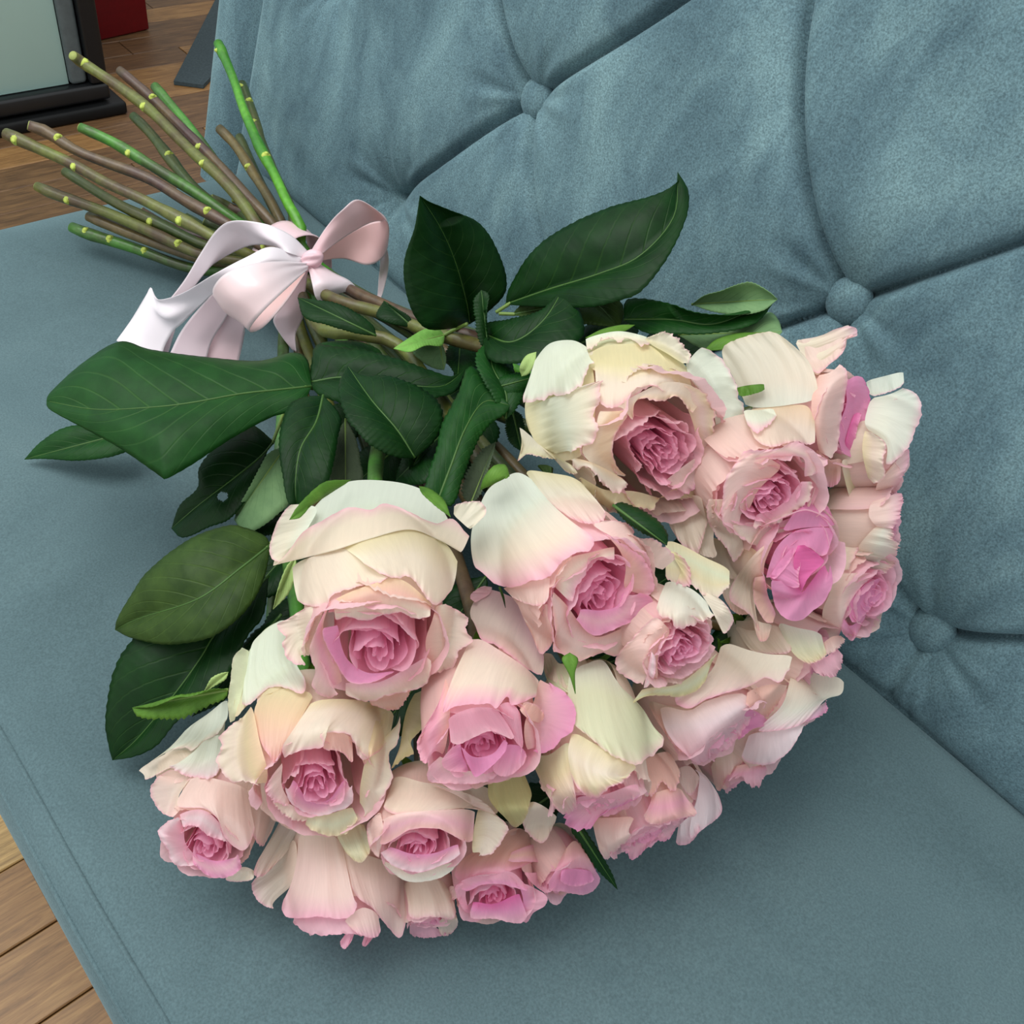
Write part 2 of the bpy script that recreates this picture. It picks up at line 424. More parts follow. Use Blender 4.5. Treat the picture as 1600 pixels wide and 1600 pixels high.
def tuft(x, w):
    """depth of the tufted surface below the plane at (x, w)."""
    h = np.zeros_like(x); dmin = np.full_like(x, 9.0); crease = np.zeros_like(x)
    for (a, b, s) in segs:
        a = np.array(a); b = np.array(b); L = np.linalg.norm(b - a); e = (b - a) / L
        t = np.clip(((x - a[0]) * e[0] + (w - a[1]) * e[1]) / L, 0, 1)
        bow = (0.022 if e[0] < 0 else -0.004) * np.sin(t * math.pi) * (s >= 0.5)      # creases sag between buttons
        d = np.hypot(x - (a[0] + e[0] * t * L - e[1] * bow), w - (a[1] + e[1] * t * L + e[0] * bow))
        c = s * (0.0135 * np.exp(-(d / 0.0029) ** 1.5) + 0.0062 * np.exp(-d / 0.016))
        if s < 0.5: c = c * (1 - 0.75 * t)
        crease = np.maximum(crease, c)
    h += crease
    for p in btn.values():
        ddx, ddw = x - p[0], w - p[1]; d = np.hypot(ddx, ddw); a = np.arctan2(ddw, ddx)
        h += 0.025 * np.exp(-(d / 0.027) ** 1.2)
        h += 0.0022 * np.exp(-((d - 0.035) / 0.022) ** 2) * (np.sin(a * 9 + p[0] * 50) + 0.6 * np.sin(a * 15 + p[1] * 70)) * 0.5
    return h
def tuft_fine(x, w):
    return tuft(x, w) + 0.010 * np.exp(-np.maximum(w + 0.004, 0) / 0.010) - 0.0022 * (np.sin(x * 23 + 1.2 * np.sin(w * 17)) * np.sin(w * 19 + 0.8)) - 0.010
BW1, BX1 = 0.60, 0.45
def back_mesh():
    xs = np.arange(XL, BX1, 0.0023); ws = np.arange(-0.055, BW1, 0.0023)
    X, Wd = np.meshgrid(xs, ws, indexing='ij')
    h = tuft_fine(X, Wd)
    edge = np.minimum(1, (X - XL) / 0.03); h = h * edge + (1 - edge) ** 2 * 0.014
    P = BO + X[..., None] * np.array([1, 0, 0]) + Wd[..., None] * WD - h[..., None] * ND
    return grid_mesh('backrest', P)
backrest = link('backrest', back_mesh(), sofa, M_BACK)
# the border that closes the far end of the back, and the rear shell
def border_mesh():
    ws = np.linspace(-0.06, BW1, 60); prof = []
    for a in np.linspace(0, 1, 16):
        xx = XL - 0.002 - 0.078 * a
        dd = 0.014 * (1 - a) ** 6 + 0.05 * (1 - math.sqrt(max(0.0, 1 - max(0, (a - 0.55) / 0.45) ** 2)))
        prof.append((xx, dd - 0.004 * math.sin(a * math.pi)))
    prof += [(XL - 0.080, 0.10), (XL - 0.075, 0.15)]
    P = np.zeros((len(prof), len(ws), 3))
    for i, (xx, dd) in enumerate(prof):
        P[i] = BO + np.array([xx, 0, 0]) + ws[:, None] * WD - dd * ND
        P[i, :, 0] -= 0.018 * ws / 0.12 * (i / len(prof))
    return grid_mesh('side_border', P[::-1])
link('side_border', border_mesh(), sofa, M_BACK)
P0_ = [BO + np.array([x_, 0, 0]) + w_ * WD - d_ * ND for x_ in (XL - 0.06, BX1) for w_ in (-0.06, BW1 + 0.0) for d_ in (0.06, 0.18)]
link('rear_shell', raw_mesh('rear_shell', P0_, [(0, 1, 3, 2), (4, 6, 7, 5), (0, 4, 5, 1), (2, 3, 7, 6), (1, 5, 7, 3), (0, 2, 6, 4)], False), sofa, M_BACK)
for k, p in btn.items():
    if k == (-2, 0): continue                    # drawn so deep into the padding that only its pit shows
    c = BO + np.array([p[0], 0, 0]) + p[1] * WD - 0.015 * ND
    bm = bmesh.new(); bmesh.ops.create_uvsphere(bm, u_segments=24, v_segments=12, radius=1)
    ex = np.array([1.0, 0, 0])
    for v in bm.verts:
        x_, y_, z_ = v.co; q = c + 0.0165 * (x_ * ex + y_ * WD) + 0.009 * z_ * ND; v.co = tuple(q)
    me = bpy.data.meshes.new('button'); bm.to_mesh(me); bm.free(); me.polygons.foreach_set('use_smooth', [True] * len(me.polygons))
    b_ = link('button', me, backrest, M_BACK)

# ------------------------------------------------------------------ roses
CREAM = s2l(243, 236, 215); GREENW = s2l(232, 238, 208); PALE = s2l(246, 214, 208)
BLUSH = s2l(249, 210, 212); PINK = s2l(253, 200, 222); DEEP = s2l(250, 156, 200); YELL = s2l(236, 228, 180)
def lerp(a, b, t): return a + (b - a) * t

def petal_grid(rng, az, W, rc, zr, lf, alpha, nu, nv, ruf=0.02, kround=0.25, spiral=0.0, splay=0.0, jag=0.02, lean=0.0, r0=0.06, nf=2.0, fine=0.5, lobe=(0, 0), bulge=0.0):
    """One petal in the rose's own frame (axis +z, unit = rose radius): cup wall of radius rc up to zr, then a rim of length lf curling to alpha."""
    s = np.linspace(-1, 1, nu)[:, None]; v = np.linspace(0, 1, nv)[None, :]
    qc = 1.0 / (1.0 + lf / (zr * 1.1 + 1e-6))
    c = np.clip(v / qc, 0, 1); r = np.clip((v - qc) / (1 - qc + 1e-9), 0, 1)
    p0, p1, p2, p3 = (r0, 0.0), (rc * (1.3 + bulge), 0.03), (rc * (1.02 - lean + bulge), zr * 0.62), (rc, zr)
    b = [(1 - c) ** 3, 3 * c * (1 - c) ** 2, 3 * c * c * (1 - c), c ** 3]
    rho = sum(b[i] * (p0, p1, p2, p3)[i][0] for i in range(4)); z = sum(b[i] * (p0, p1, p2, p3)[i][1] for i in range(4))
    a0 = math.atan2(p3[0] - p2[0], p3[1] - p2[1])
    hs = 1 - kround * np.abs(s) ** 2.6 + jag * noise1(s * 3.2, rng, 3) + fine * 0.006 * noise1(s * 17, rng, 3)
    z = z * hs
    # the rim curls by a different amount along its width
    al = alpha * (1 + 0.30 * noise1(s * 2.0, rng, 2)) ; lfs = lf * (1 + 0.22 * noise1(s * 2.3, rng, 2))
    ang = a0 + (al - a0) * r
    A = np.where(np.abs(al - a0) < 0.05, 0.05, al - a0)
    rr = lfs / A
    rho = rho + rr * (np.cos(a0) - np.cos(ang)); z = z + rr * (np.sin(ang) - np.sin(a0))
    broad = noise1(s * math.pi * nf / 2, rng, 2, gain=0.5); tight = noise1(s * math.pi * nf * 2.4, rng, 3, gain=0.8)
    env = np.abs(s) * 0.4 + 0.6
    d = ruf * v ** 3 * broad + fine * 0.011 * np.clip((v - 0.72) / 0.28, 0, 1) ** 1.5 * tight * env
    rho = rho + d * np.cos(ang); z = z - d * np.sin(ang)
    es = np.clip((np.abs(s) - 0.55) / 0.45, 0, 1)
    vv = np.clip(v * 2, 0, 1)
    rho = rho * (1 + spiral * s * vv) + splay * es ** 2 * np.clip(v * 1.5 - .3, 0, 1) * rc
    th = az + s * W * (0.80 + 0.20 * np.sin(v * math.pi * 0.8)) + 0.03 * v * noise1(s * 3, rng, 2)
    if lobe[0]: rho = rho * (1 + lobe[0] * np.sin(2 * th + lobe[1]) + 0.6 * lobe[0] * np.sin(3 * th + 2 * lobe[1]))
    P = np.stack([rho * np.cos(th), rho * np.sin(th), z], -1)
    return P, np.broadcast_to(s, (nu, nv)), np.broadcast_to(v, (nu, nv))
def petal_color(s, v, rng, base, rimc, rimamt, foot=0.5, edge0=0.80):
    n = 0.10 * noise1(s * 4, rng, 3)
    e = np.maximum(sm(edge0, 1.0, v + 0.4 * n * 0.2), 0.7 * sm(0.86, 1.0, np.abs(s)) * sm(0.3, 0.7, v))
    col = lerp(np.broadcast_to(GREENW, s.shape + (3,)), base, sm(0.05, foot, v)[..., None])
    wide = sm(0.35, 1.0, v + n)[..., None] * 0.35 * rimamt
    col = lerp(col, rimc, np.clip(wide + e[..., None] * rimamt, 0, 1))
    return col

M_HIP = LEAF['sepal']
def frame(P, phi, tau):
    """columns: rose x, y, z axes in the world for a rose at P tilted tau from the direction to the photographer towards image angle phi."""
    tc = CAM - P; tc = tc / np.linalg.norm(tc)
    rt = RIGHT - tc * (RIGHT @ tc); rt /= np.linalg.norm(rt); up = np.cross(tc, rt)
    h = math.cos(phi) * rt + math.sin(phi) * up; k = np.cross(tc, h)
    def rot(v): return v * math.cos(tau) + np.cross(k, v) * math.sin(tau) + k * (k @ v) * (1 - math.cos(tau))
    return np.stack([rot(rt), rot(up), rot(tc)], 1)

ROSES = {}
GROUP = 'roses of the bouquet'
def rose(key, px, py, z, phi, tau, rpx, label, pink=0.5, ruf=1.0, L=1.35, core=1.0, guards=(), outer=4, seed=None, green=0.0, openn=1.0, mid=5, haz=0.0):
    rng = np.random.default_rng(seed if seed is not None else sum(map(ord, key)) * 7 + int(px))
    P = at(px, py, z); dist = np.linalg.norm(P - CAM); R = 1.14 * rpx * dist / math.hypot(px - 800, py - 800, F) 
    M = frame(P, math.radians(phi), math.radians(tau)); ax = M[:, 2]
    org = P - ax * R * L * 0.98
    root = empty('rose', tuple(org), label, 'rose', GROUP)
    head_v, head_f = [], []
    T = np.array([(0.0, -0.16), (0.06, -0.15), (0.13, -0.09), (0.16, 0.0), (0.13, 0.06), (0.05, 0.1)])
    for r_, z_ in T:
        for j in range(12):
            a = j * math.pi / 6; head_v.append(org + R * (M @ np.array([r_ * math.cos(a), r_ * math.sin(a), z_])))
    for i in range(len(T) - 1):
        for j in range(12): head_f.append((i * 12 + j, i * 12 + (j + 1) % 12, (i + 1) * 12 + (j + 1) % 12, (i + 1) * 12 + j))
    head = link('flower_head', raw_mesh('flower_head', head_v, head_f), root, M_HIP)
    def add(P3, col, s, v):
        Wp = org + R * (P3 @ M.T)
        uv = np.stack([s * 0.5 + 0.5, v], -1) + rng.uniform(0, 5, 2)
        me = grid_mesh('petal', Wp, col, uv); link('petal', me, head, M_PETAL)
    pk = pink; L0 = L; L = L * (0.95 if tau > 60 else 1.0)
    heart = lerp(PINK, DEEP, 0.15 + 0.45 * pk); inner = lerp(BLUSH, PINK, 0.3 + 0.7 * pk); midc = lerp(lerp(PALE, CREAM, .4), BLUSH, pk)
    lob = (0.10 * ruf, rng.uniform(0, 6.28)); R1 = rng.uniform(0.9, 1.1)
    # heart: tight folded petals, each a little outside the last
    n = 20 if ruf > 1.1 else 16
    for i in range(n):
        u = i / (n - 1); rc = core * (0.035 + 0.465 * u ** 0.9)
        zc = L * ((0.97 + 0.03 * u) if pk > .8 else (1.03 - 0.03 * u)) + rng.uniform(-.008, .008)
        P3, s, v = petal_grid(rng, i * 2.4 + lob[1], 1.6 - 0.75 * u, rc, zc, 0.05 + 0.05 * u, 0.35 + 0.55 * u, 32, 12,
                              ruf=(0.014 + 0.014 * u) * ruf, kround=0.05 + 0.03 * u, spiral=0.26 - 0.14 * u, jag=0.008 + 0.004 * u, r0=0.03, nf=2.2, fine=(0.3 + 0.3 * u) * ruf, lobe=lob)
        uu = sm(0.25, 1.0, u)
        add(P3, petal_color(s, v, rng, lerp(heart, inner, uu), lerp(lerp(heart, inner, 0.55), lerp(inner, PALE, 0.4), uu), 0.4, 0.4), s, v)
    n = mid; a0 = rng.uniform(0, 6.28)
    for i in range(n):
        u = i / (n - 1); rc = 0.51 + 0.10 * u
        P3, s, v = petal_grid(rng, a0 + i * 2.4, 1.0, rc, L * (0.965 + 0.025 * u), 0.09 + 0.04 * u, (0.55 + 0.25 * u) * openn, 40, 18,
                              ruf=0.035 * ruf, kround=0.10, spiral=0.10, jag=0.016, r0=0.05, nf=2.6, fine=0.7 * ruf, lobe=(lob[0] * .4, lob[1]))
        add(P3, petal_color(s, v, rng, lerp(inner, midc, 0.35 + 0.65 * u), lerp(BLUSH, PINK, 0.1 + 0.6 * pk), 0.55, 0.55), s, v)
    n = 3; a0 = rng.uniform(0, 6.28)
    for i in range(n):
        rc = 0.64
        P3, s, v = petal_grid(rng, a0 + i * 2.4, 0.95, rc, L * (0.93 + 0.05 * rng.uniform(-1, 1)), 0.08, 0.5, 52, 22,
                              ruf=0.02 * ruf, kround=0.10, spiral=0.07, jag=0.018, r0=0.08, nf=2.8, fine=1.0 * ruf)
        b_ = lerp(lerp(CREAM, PALE, 0.25 + 0.6 * pk), GREENW, green * 0.7)
        add(P3, petal_color(s, v, rng, b_, PALE, 0.3, 0.5), s, v)
    for gd in ():
        g = dict(rc=0.70, h=0.80, W=0.75, lf=0.5, a=2.2, ruf=1.0, k=0.15, col=None, splay=0.1); g.update(gd)
        P3, s, v = petal_grid(rng, math.radians(g['az']), g['W'], g['rc'], L * g['h'], g['lf'], g['a'], 52, 28,
                              ruf=0.055 * ruf * g['ruf'], kround=g['k'], spiral=0.04, splay=g['splay'], jag=0.018, r0=0.1, nf=2.6, fine=1.1 * ruf)
        b_ = lerp(lerp(CREAM, PALE, 0.25 + 0.5 * pk), GREENW, max(green, 0.25)) if g['col'] is None else g['col']
        add(P3, petal_color(s, v, rng, b_, lerp(BLUSH, PINK, 0.5 * pk), 0.55, 0.5), s, v)
    ROSES[key] = dict(root=root, org=org, ax=ax, R=R, M=M, rng=rng, P=P, dist=dist, head=head, L=L0)
    # sepals behind the head
    for j in range(5):
        a = j * 1.2566 + rng.uniform(-.2, .2) + haz
        t = np.linspace(0, 1, 9); w = 0.11 * np.sin(np.clip(t * 1.15, 0, 1) * math.pi * 0.5 + 0.5) * (1 - t) ** 0.6 + 0.004
        rr = 0.14 + 0.26 * t; zz = 0.00 - 0.16 * t ** 1.5
        G = np.zeros((5, 9, 3))
        for m_, c_ in enumerate(np.linspace(-1, 1, 5)):
            x_ = rr * math.cos(a) - c_ * w * math.sin(a); y_ = rr * math.sin(a) + c_ * w * math.cos(a)
            G[m_] = np.stack([x_ * 1.22, y_ * 1.22, zz - 0.04 + 0.05 * abs(c_)], -1)
        uv = np.stack(np.broadcast_arrays(np.linspace(0, 1, 5)[:, None], t[None, :]), -1)
        me = grid_mesh('sepal', org + R * (G @ M.T), None, uv); link('sepal', me, root, LEAF['sepal'])
    return ROSES[key]

G = lambda az, **k: dict(az=az, **k)
rose('R1', 1030, 700, .205, -40, 36, 162, 'large cream rose with a ruffled pink heart, uppermost of the bouquet beside the green leaves', 0.28, 1.5, 1.25, .70,
     [G(100, h=.85, a=2.4, lf=.45), G(150, h=.9, a=1.8, lf=.4, col=YELL), G(200, h=.85, a=2.0), G(265, h=.8, a=1.9), G(330, h=.8, a=1.6), G(30, h=.8, a=1.7)], green=.5)
rose('R2', 590, 1008, .165, -88, 44, 148, 'large rose with smooth pink cupped heart and white collar petal folded back at its top', 0.55, .7, 1.62, .88,
     [G(92, rc=.78, h=.62, a=2.6, lf=.55, W=1.0, ruf=.8, col=GREENW), G(175, h=.9, a=1.7, lf=.4), G(5, h=.92, a=1.7, lf=.4), G(235, h=.9, a=1.6), G(300, h=.9, a=1.6)], green=.15)
rose('R3', 938, 930, .18, -45, 42, 134, 'rose with deep pink heart and broad white outer petal at the centre of the bouquet', 0.85, 1.0, 1.35, .85,
     [G(130, rc=.75, h=.95, a=1.3, lf=.5, W=1.0, col=CREAM), G(60, h=.9, a=1.4), G(200, h=.9, a=1.5), G(300, h=.9, a=1.2)])
rose('R4', 1200, 775, .20, -50, 42, 118, 'pale ruffled rose with pink heart between the uppermost cream rose and a magenta pink rose', 0.55, 1.5, 1.3, .92,
     [G(95, rc=.8, h=.9, a=1.5, lf=.8, W=.9, ruf=.5, col=CREAM), G(150, h=.9, a=1.6), G(220, h=.9, a=1.7, lf=.5), G(300, h=.9)])
rose('R5', 1318, 655, .215, -5, 62, 100, 'rose with bright pink inner petals facing sideways beside the upper right sofa button', 0.7, .9, 1.3, 1.0,
     [G(90, rc=.75, h=.95, a=1.2, lf=.5, col=PALE), G(170, h=.95, a=1.2, lf=.4, col=PALE), G(250, h=.9, a=1.6, lf=.6), G(300, h=.9, a=1.5)])
rose('R6', 1405, 690, .20, 5, 82, 95, 'white rose seen from its side with its petals against the buttoned sofa back', 0.2, .9, 1.3, .9,
     [G(70, h=.9, a=1.2), G(120, h=.9, a=1.0), G(180, h=.9, a=1.2), G(250, h=.9, a=1.4)], green=.5)
rose('R7', 1250, 865, .175, -30, 34, 100, 'smooth magenta pink rose with a broad cupped bloom, brightest of the bouquet', 1.0, .3, 1.3, .75,
     [G(190, h=.9, a=1.3, lf=.4, col=PALE), G(250, h=.9, a=1.4, lf=.4, col=PALE), G(60, h=.98, a=1.0, lf=.4, col=PINK), G(270, rc=.6, h=.98, a=1.0, lf=.35, col=PINK)], outer=3)
rose('R8', 1355, 930, .135, -25, 60, 92, 'pale rose with mauve pink centre just above the lower right sofa button', 0.75, .8, 1.3, .95,
     [G(90, h=.9, a=1.3), G(150, h=.9, a=1.4), G(220, h=.85, a=1.5), G(290, h=.9)])
rose('R8b', 1395, 810, .165, 0, 84, 82, 'pleated white rose squeezed between the white side-on rose and the pale mauve one', 0.35, 1.2, 1.2, .9,
     [G(90, h=.9, a=1.2), G(180, h=.9, a=1.3), G(250, h=.9)])
rose('R9', 1062, 1012, .165, -42, 46, 86, 'small ruffled rose with salmon pink heart directly below the deep pink centre rose', 0.6, 1.5, 1.5, .85,
     [G(120, h=.95, a=1.3, lf=.45, col=CREAM), G(180, h=.9), G(240, h=.9, col=GREENW), G(310, h=.9, col=GREENW)])
rose('R10', 495, 1220, .115, -80, 40, 135, 'open cream rose with torn petal over a pink heart, below the white-collared rose', 0.6, .9, 1.45, .62,
     [G(95, rc=.85, h=.95, a=.9, lf=.5, W=1.1, col=CREAM), G(165, rc=.85, h=.9, a=1.2, lf=.5, col=CREAM), G(20, rc=.85, h=.9, a=1.2, lf=.5, col=CREAM), G(250, h=.85, a=1.4, col=CREAM), G(310, h=.85, a=1.4, col=CREAM), G(135, rc=.9, h=.8, a=1.5, col=GREENW)], green=.4)
rose('R11', 752, 1165, .14, -85, 42, 120, 'pink rose with pointed smooth centre petals in the middle of the lower bouquet', 0.95, .5, 1.7, .75,
     [G(90, rc=.75, h=.95, a=.9, lf=.4, W=1.0, col=PALE), G(20, rc=.85, h=.95, a=1.2, lf=.5, col=BLUSH), G(165, h=.9, a=1.4, lf=.4), G(250, h=.9, a=1.4)], outer=3)
rose('R12', 322, 1318, .06, -112, 46, 92, 'small rose with light pink heart at the lower left end of the bouquet', 0.5, .8, 1.5, .85,
     [G(100, rc=.8, h=.95, a=1.1, lf=.5), G(150, h=.85, a=1.6, lf=.6), G(60, rc=.8, h=.9, a=1.2), G(0, h=.9, a=1.3)])
rose('R13', 655, 1322, .09, -92, 46, 95, 'rose with mauve pink heart and pale folded petals, under the pointed pink rose', 0.65, .7, 1.45, .8,
     [G(90, rc=.8, h=.95, a=1.0, lf=.45, W=1.0, col=PALE), G(20, rc=.85, h=.95, a=1.2, lf=.45, col=CREAM), G(160, h=.95, a=1.2), G(270, h=.85, a=1.4)])
rose('R14', 772, 1400, .05, -85, 50, 85, 'low mauve pink rose with pointed petals at the bottom edge of the bouquet', 1.0, .5, 1.3, .75,
     [G(90, h=.95, a=1.2, lf=.4, col=BLUSH), G(20, h=.95, a=1.3, lf=.4, col=BLUSH), G(160, h=.95, a=1.3, col=BLUSH)], outer=3)
rose('R15', 890, 1372, .05, -55, 62, 62, 'mauve pink rose lying beside the low pointed pink rose near a dark leaf tip', 1.0, .7, 1.3, .8,
     [G(90, h=.95, a=1.1, lf=.4, col=BLUSH), G(170, h=.95, a=1.1, col=BLUSH)], outer=3)
rose('R16', 545, 1440, .03, -80, 84, 105, 'pale pink rose facing down with its smooth outer petals up, at the lowest edge', 0.6, .7, 1.5, .9,
     [G(90, rc=.72, h=.95, a=.9, lf=.3, W=1.0, col=PALE), G(150, rc=.75, h=.9, a=1.2, lf=.5, col=PALE), G(40, rc=.78, h=.95, a=.9, lf=.3, col=PALE)])
rose('R17', 672, 1440, .03, -85, 80, 55, 'small pale rose mostly hidden between the lowest edge rose and the mauve one', 0.6, .9, 1.4, .9, [G(90, h=.95, a=1.0), G(30, h=.95)], outer=3)
rose('R18', 935, 1255, .11, -85, 74, 106, 'cream rose facing down with crinkled pink rim, right of the pointed pink rose', 0.5, 1.5, 2.0, .9,
     [G(70, rc=.78, h=.72, a=1.2, lf=.5, W=1.0, col=GREENW), G(110, rc=.72, h=.92, a=.9, lf=.3, W=.8, col=YELL), G(160, h=.9, a=1.2), G(20, h=.9, a=1.2)], green=.5)
rose('R19', 1010, 1305, .075, -68, 80, 92, 'pink pleated rose facing down in the lower row beside the cream crinkled one', 0.7, 1.5, 1.3, .9,
     [G(90, h=.95, a=1.0, col=BLUSH), G(140, h=.9, a=1.1), G(40, h=.95, a=1.0, col=BLUSH)])
rose('R20', 1135, 1150, .105, -48, 80, 108, 'blush rose seen from the side with a long cream petal curling over it', 0.6, .9, 1.4, .9,
     [G(95, rc=.78, h=.85, a=1.0, lf=.7, W=.9, col=CREAM), G(60, rc=.76, h=.9, a=1.1, lf=.5, col=CREAM), G(120, h=.95, a=.9, col=PALE), G(170, h=.9)])
rose('R21', 1235, 1150, .075, -42, 86, 100, 'white rose seen from the side on the seat near the back cushion seam', 0.35, .8, 1.4, .9,
     [G(95, rc=.75, h=.95, a=1.2, lf=.5, W=1.0, col=CREAM), G(50, h=.9, a=1.0), G(140, h=.95, a=1.0)])
rose('R22', 1275, 1030, .105, -25, 84, 85, 'half hidden cream rose under the magenta pink one, close to the seat corner', 0.4, 1.0, 1.3, .9,
     [G(90, h=.9, a=1.2, col=GREENW), G(140, h=.9), G(60, h=.9)])
rose('R23', 1075, 1275, .045, -58, 88, 72, 'smooth white petalled rose drooping to the seat in the lower row', 0.3, .6, 1.4, .9,
     [G(90, h=.95, a=1.0, col=CREAM), G(30, h=.95, a=1.2, col=CREAM)], outer=3)
rose('R24', 1165, 1205, .045, -45, 88, 62, 'small salmon pink crumpled rose low on the seat below the blush side-on rose', 0.8, 1.6, 1.3, .9, [G(90, h=.95, a=1.0, col=BLUSH)], outer=3)

# ------------------------------------------------------------------ the individual outer petals of every bloom
PC = dict(W=s2l(236, 242, 226), G=s2l(228, 234, 200), C=s2l(244, 236, 216), Y=s2l(236, 227, 186), O=s2l(240, 218, 184), B=s2l(247, 225, 215),
          b=s2l(240, 226, 208), S=s2l(245, 206, 192), P=s2l(247, 188, 206), p=s2l(247, 202, 212), M=s2l(242, 166, 206), D=s2l(234, 120, 180), L=s2l(214, 208, 150), V=s2l(244, 230, 232))
CROP = dict(A=(400, 730), B=(700, 700), C=(790, 480), D=(1060, 480), E=(1040, 740), F=(300, 950), G=(580, 880), H=(200, 1070), I=(380, 1110), J=(620, 1100), K=(780, 1000), L=(930, 920))
def hull_point(q, px, py, off):
    """Point where the view line through (px, py) meets the bloom's rounded body, lifted off it by off metres."""
    r = ray(px, py); r = r / np.linalg.norm(r)
    ln = q['R'] * q['L']; M = q['M']; c = q['org'] + q['ax'] * ln * 0.58
    semi = np.array([q['R'] * 0.74, q['R'] * 0.74, ln * 0.72])
    o = (M.T @ (CAM - c)) / semi; d = (M.T @ r) / semi
    a, b, cc = d @ d, o @ d, o @ o - 1
    disc = b * b - a * cc
    t = (-b - math.sqrt(disc)) / a if disc > 0 else -b / a
    den = r @ q['ax']
    if den < -0.15:
        tp = ((q['P'] - CAM) @ q['ax']) / den
        t = max(t, min(tp, t + 0.03))
    if disc <= 0: t = t + min(0.02, 0.25 * q['R'] * (math.sqrt(max(0.0, cc + 1 - b * b / a)) - 1))
    return CAM + r * (t - off)
def smooth_rows(rows, n):
    return across(np.array([resample(r_, n) for r_ in rows]), 0)
def pet(key, crop, o, cols, *rows, cr=1.0, lift=3.2, edge=0.55, rimc=None, streak=1.0):
    """A petal traced as rows of points (quarter pixels in a close-up), first row at its foot and last row its rim."""
    q = ROSES[key]; ox, oy = CROP[crop]; k = len(rows)
    rng = np.random.default_rng(int(rows[0][0][0] * 7 + rows[-1][-1][1] * 3 + o * 11))
    fine = [resample(np.array(r_, float) / 4.0 + (ox, oy), 40) for r_ in rows]
    nu, nv = 60, (12 if k == 2 else 8 * (k - 1))
    rr = [resample(f, nu) for f in fine]
    XY = across(np.concatenate([np.array(rr), np.zeros((k, nu, 1))], -1), nv)[..., :2]
    s = np.linspace(-1, 1, nu)[:, None]; v = np.linspace(0, 1, nv)[None, :]
    # corners are rounded, not square
    vq = v * (1 - 0.22 * np.abs(s) ** 7) + 0.10 * np.abs(s) ** 7 * (1 - v)
    XY = np.stack([[np.interp(vq[i], v[0], XY[i, :, m]) for i in range(nu)] for m in range(2)], -1)
    # the rim of the traced outline is crimped a little
    nrm = XY[:, -1] - XY[:, -2]; nrm /= np.linalg.norm(nrm, axis=1)[:, None] + 1e-9
    crimp = noise1(s[:, 0] * 10, rng, 4, gain=0.75)
    w = np.clip((v - 0.75) / 0.25, 0, 1) ** 1.5
    XY = XY + nrm[:, None] * ((0.55 * cr * crimp[:, None] + 0.5 * cr * noise1(s * 24, rng, 3, gain=0.9)) * w)[..., None]
    off = o + lift * v ** 1.5 + cr * w * (0.7 * noise1(s * 10, rng, 3, gain=0.8) + 0.4 * noise1(s * 24, rng, 2)) + streak * (0.80 * noise1(s * 3.2 + 0.4 * v, rng, 3) * np.sin(np.clip(v, 0, 1) * 2.2) + 0.10 * noise1(s * 22, rng, 2) * v)
    off = off - 1.6 * np.clip(np.abs(s) - 0.75, 0, 1) * 4 * (1 - v)          # side edges tuck in near the foot
    Dp = np.zeros((nu, nv, 3))
    D0 = np.array([[np.linalg.norm(hull_point(q, XY[i, j, 0], XY[i, j, 1], 0) - CAM) for j in range(nv)] for i in range(nu)])
    for _ in range(3):                                                       # ease the body's creases
        E = np.pad(D0, 1, mode='edge'); D0 = 0.5 * D0 + 0.125 * (E[2:, 1:-1] + E[:-2, 1:-1] + E[1:-1, 2:] + E[1:-1, :-2])
    for i in range(nu):
        for j in range(nv):
            r = ray(XY[i, j, 0], XY[i, j, 1]); Dp[i, j] = CAM + r / np.linalg.norm(r) * (D0[i, j] - off[i, j] / 1000)
    cc = np.array([PC[c] for c in cols]); t = v * (len(cols) - 1)
    col = np.stack([np.interp(t[0], np.arange(len(cols)), cc[:, m]) for m in range(3)], -1)[None].repeat(nu, 0)
    jit = 0.5 + 0.5 * np.tanh(noise1(s * 2.5 + v, rng, 2))
    rc = PC['P'] if rimc is None else PC[rimc]
    e = edge * (0.7 * sm(0.84, 1.0, v + 0.02 * noise1(s * 9, rng, 2)) * (0.4 + 0.6 * jit) + 0.75 * sm(0.955, 0.99, v))
    e = np.clip(e, 0, 1)
    col = lerp(col, rc, e[..., None])
    uv = np.stack([np.broadcast_to(s * 0.5 + 0.5, (nu, nv)), np.broadcast_to(v, (nu, nv))], -1) + rng.uniform(0, 5, 2)
    return link('petal', grid_mesh('petal', Dp, col, uv), q['head'], M_PETAL)

k = 'R2'
pet(k, 'A', 0, 'CCC', [(225, 600), (380, 550), (540, 510), (660, 560)], [(240, 750), (400, 680), (600, 640), (770, 660)], [(275, 890), (430, 865), (480, 800), (640, 745), (760, 725), (860, 705)])
pet(k, 'A', 2, 'YCC', [(530, 490), (760, 430), (1000, 390), (1180, 470), (1262, 560)], [(640, 570), (850, 560), (1000, 560), (1150, 680), (1245, 700)], [(700, 630), (850, 692), (960, 685), (1040, 780), (1120, 870), (1200, 830)])
pet(k, 'A', 0, 'WWWbbB', [(300, 330), (420, 190), (580, 90), (840, 88), (1040, 140), (1160, 240), (1200, 320)], [(180, 420), (400, 330), (600, 290), (840, 290), (1040, 330), (1180, 360), (1230, 380)],
    [(110, 600), (300, 565), (500, 515), (720, 445), (960, 390), (1140, 455), (1275, 530)], [(130, 600), (330, 480), (520, 410), (720, 350), (900, 320), (1150, 400), (1330, 440)],
    [(180, 545), (290, 400), (440, 320), (580, 250), (720, 265), (810, 225), (980, 290), (1130, 350), (1240, 300), (1340, 390)], lift=11, cr=.6)
pet(k, 'A', 6, 'WCC', [(300, 230), (380, 260), (330, 370), (220, 525)], [(195, 235), (130, 350), (90, 470), (85, 550), (120, 612)], cr=.4)
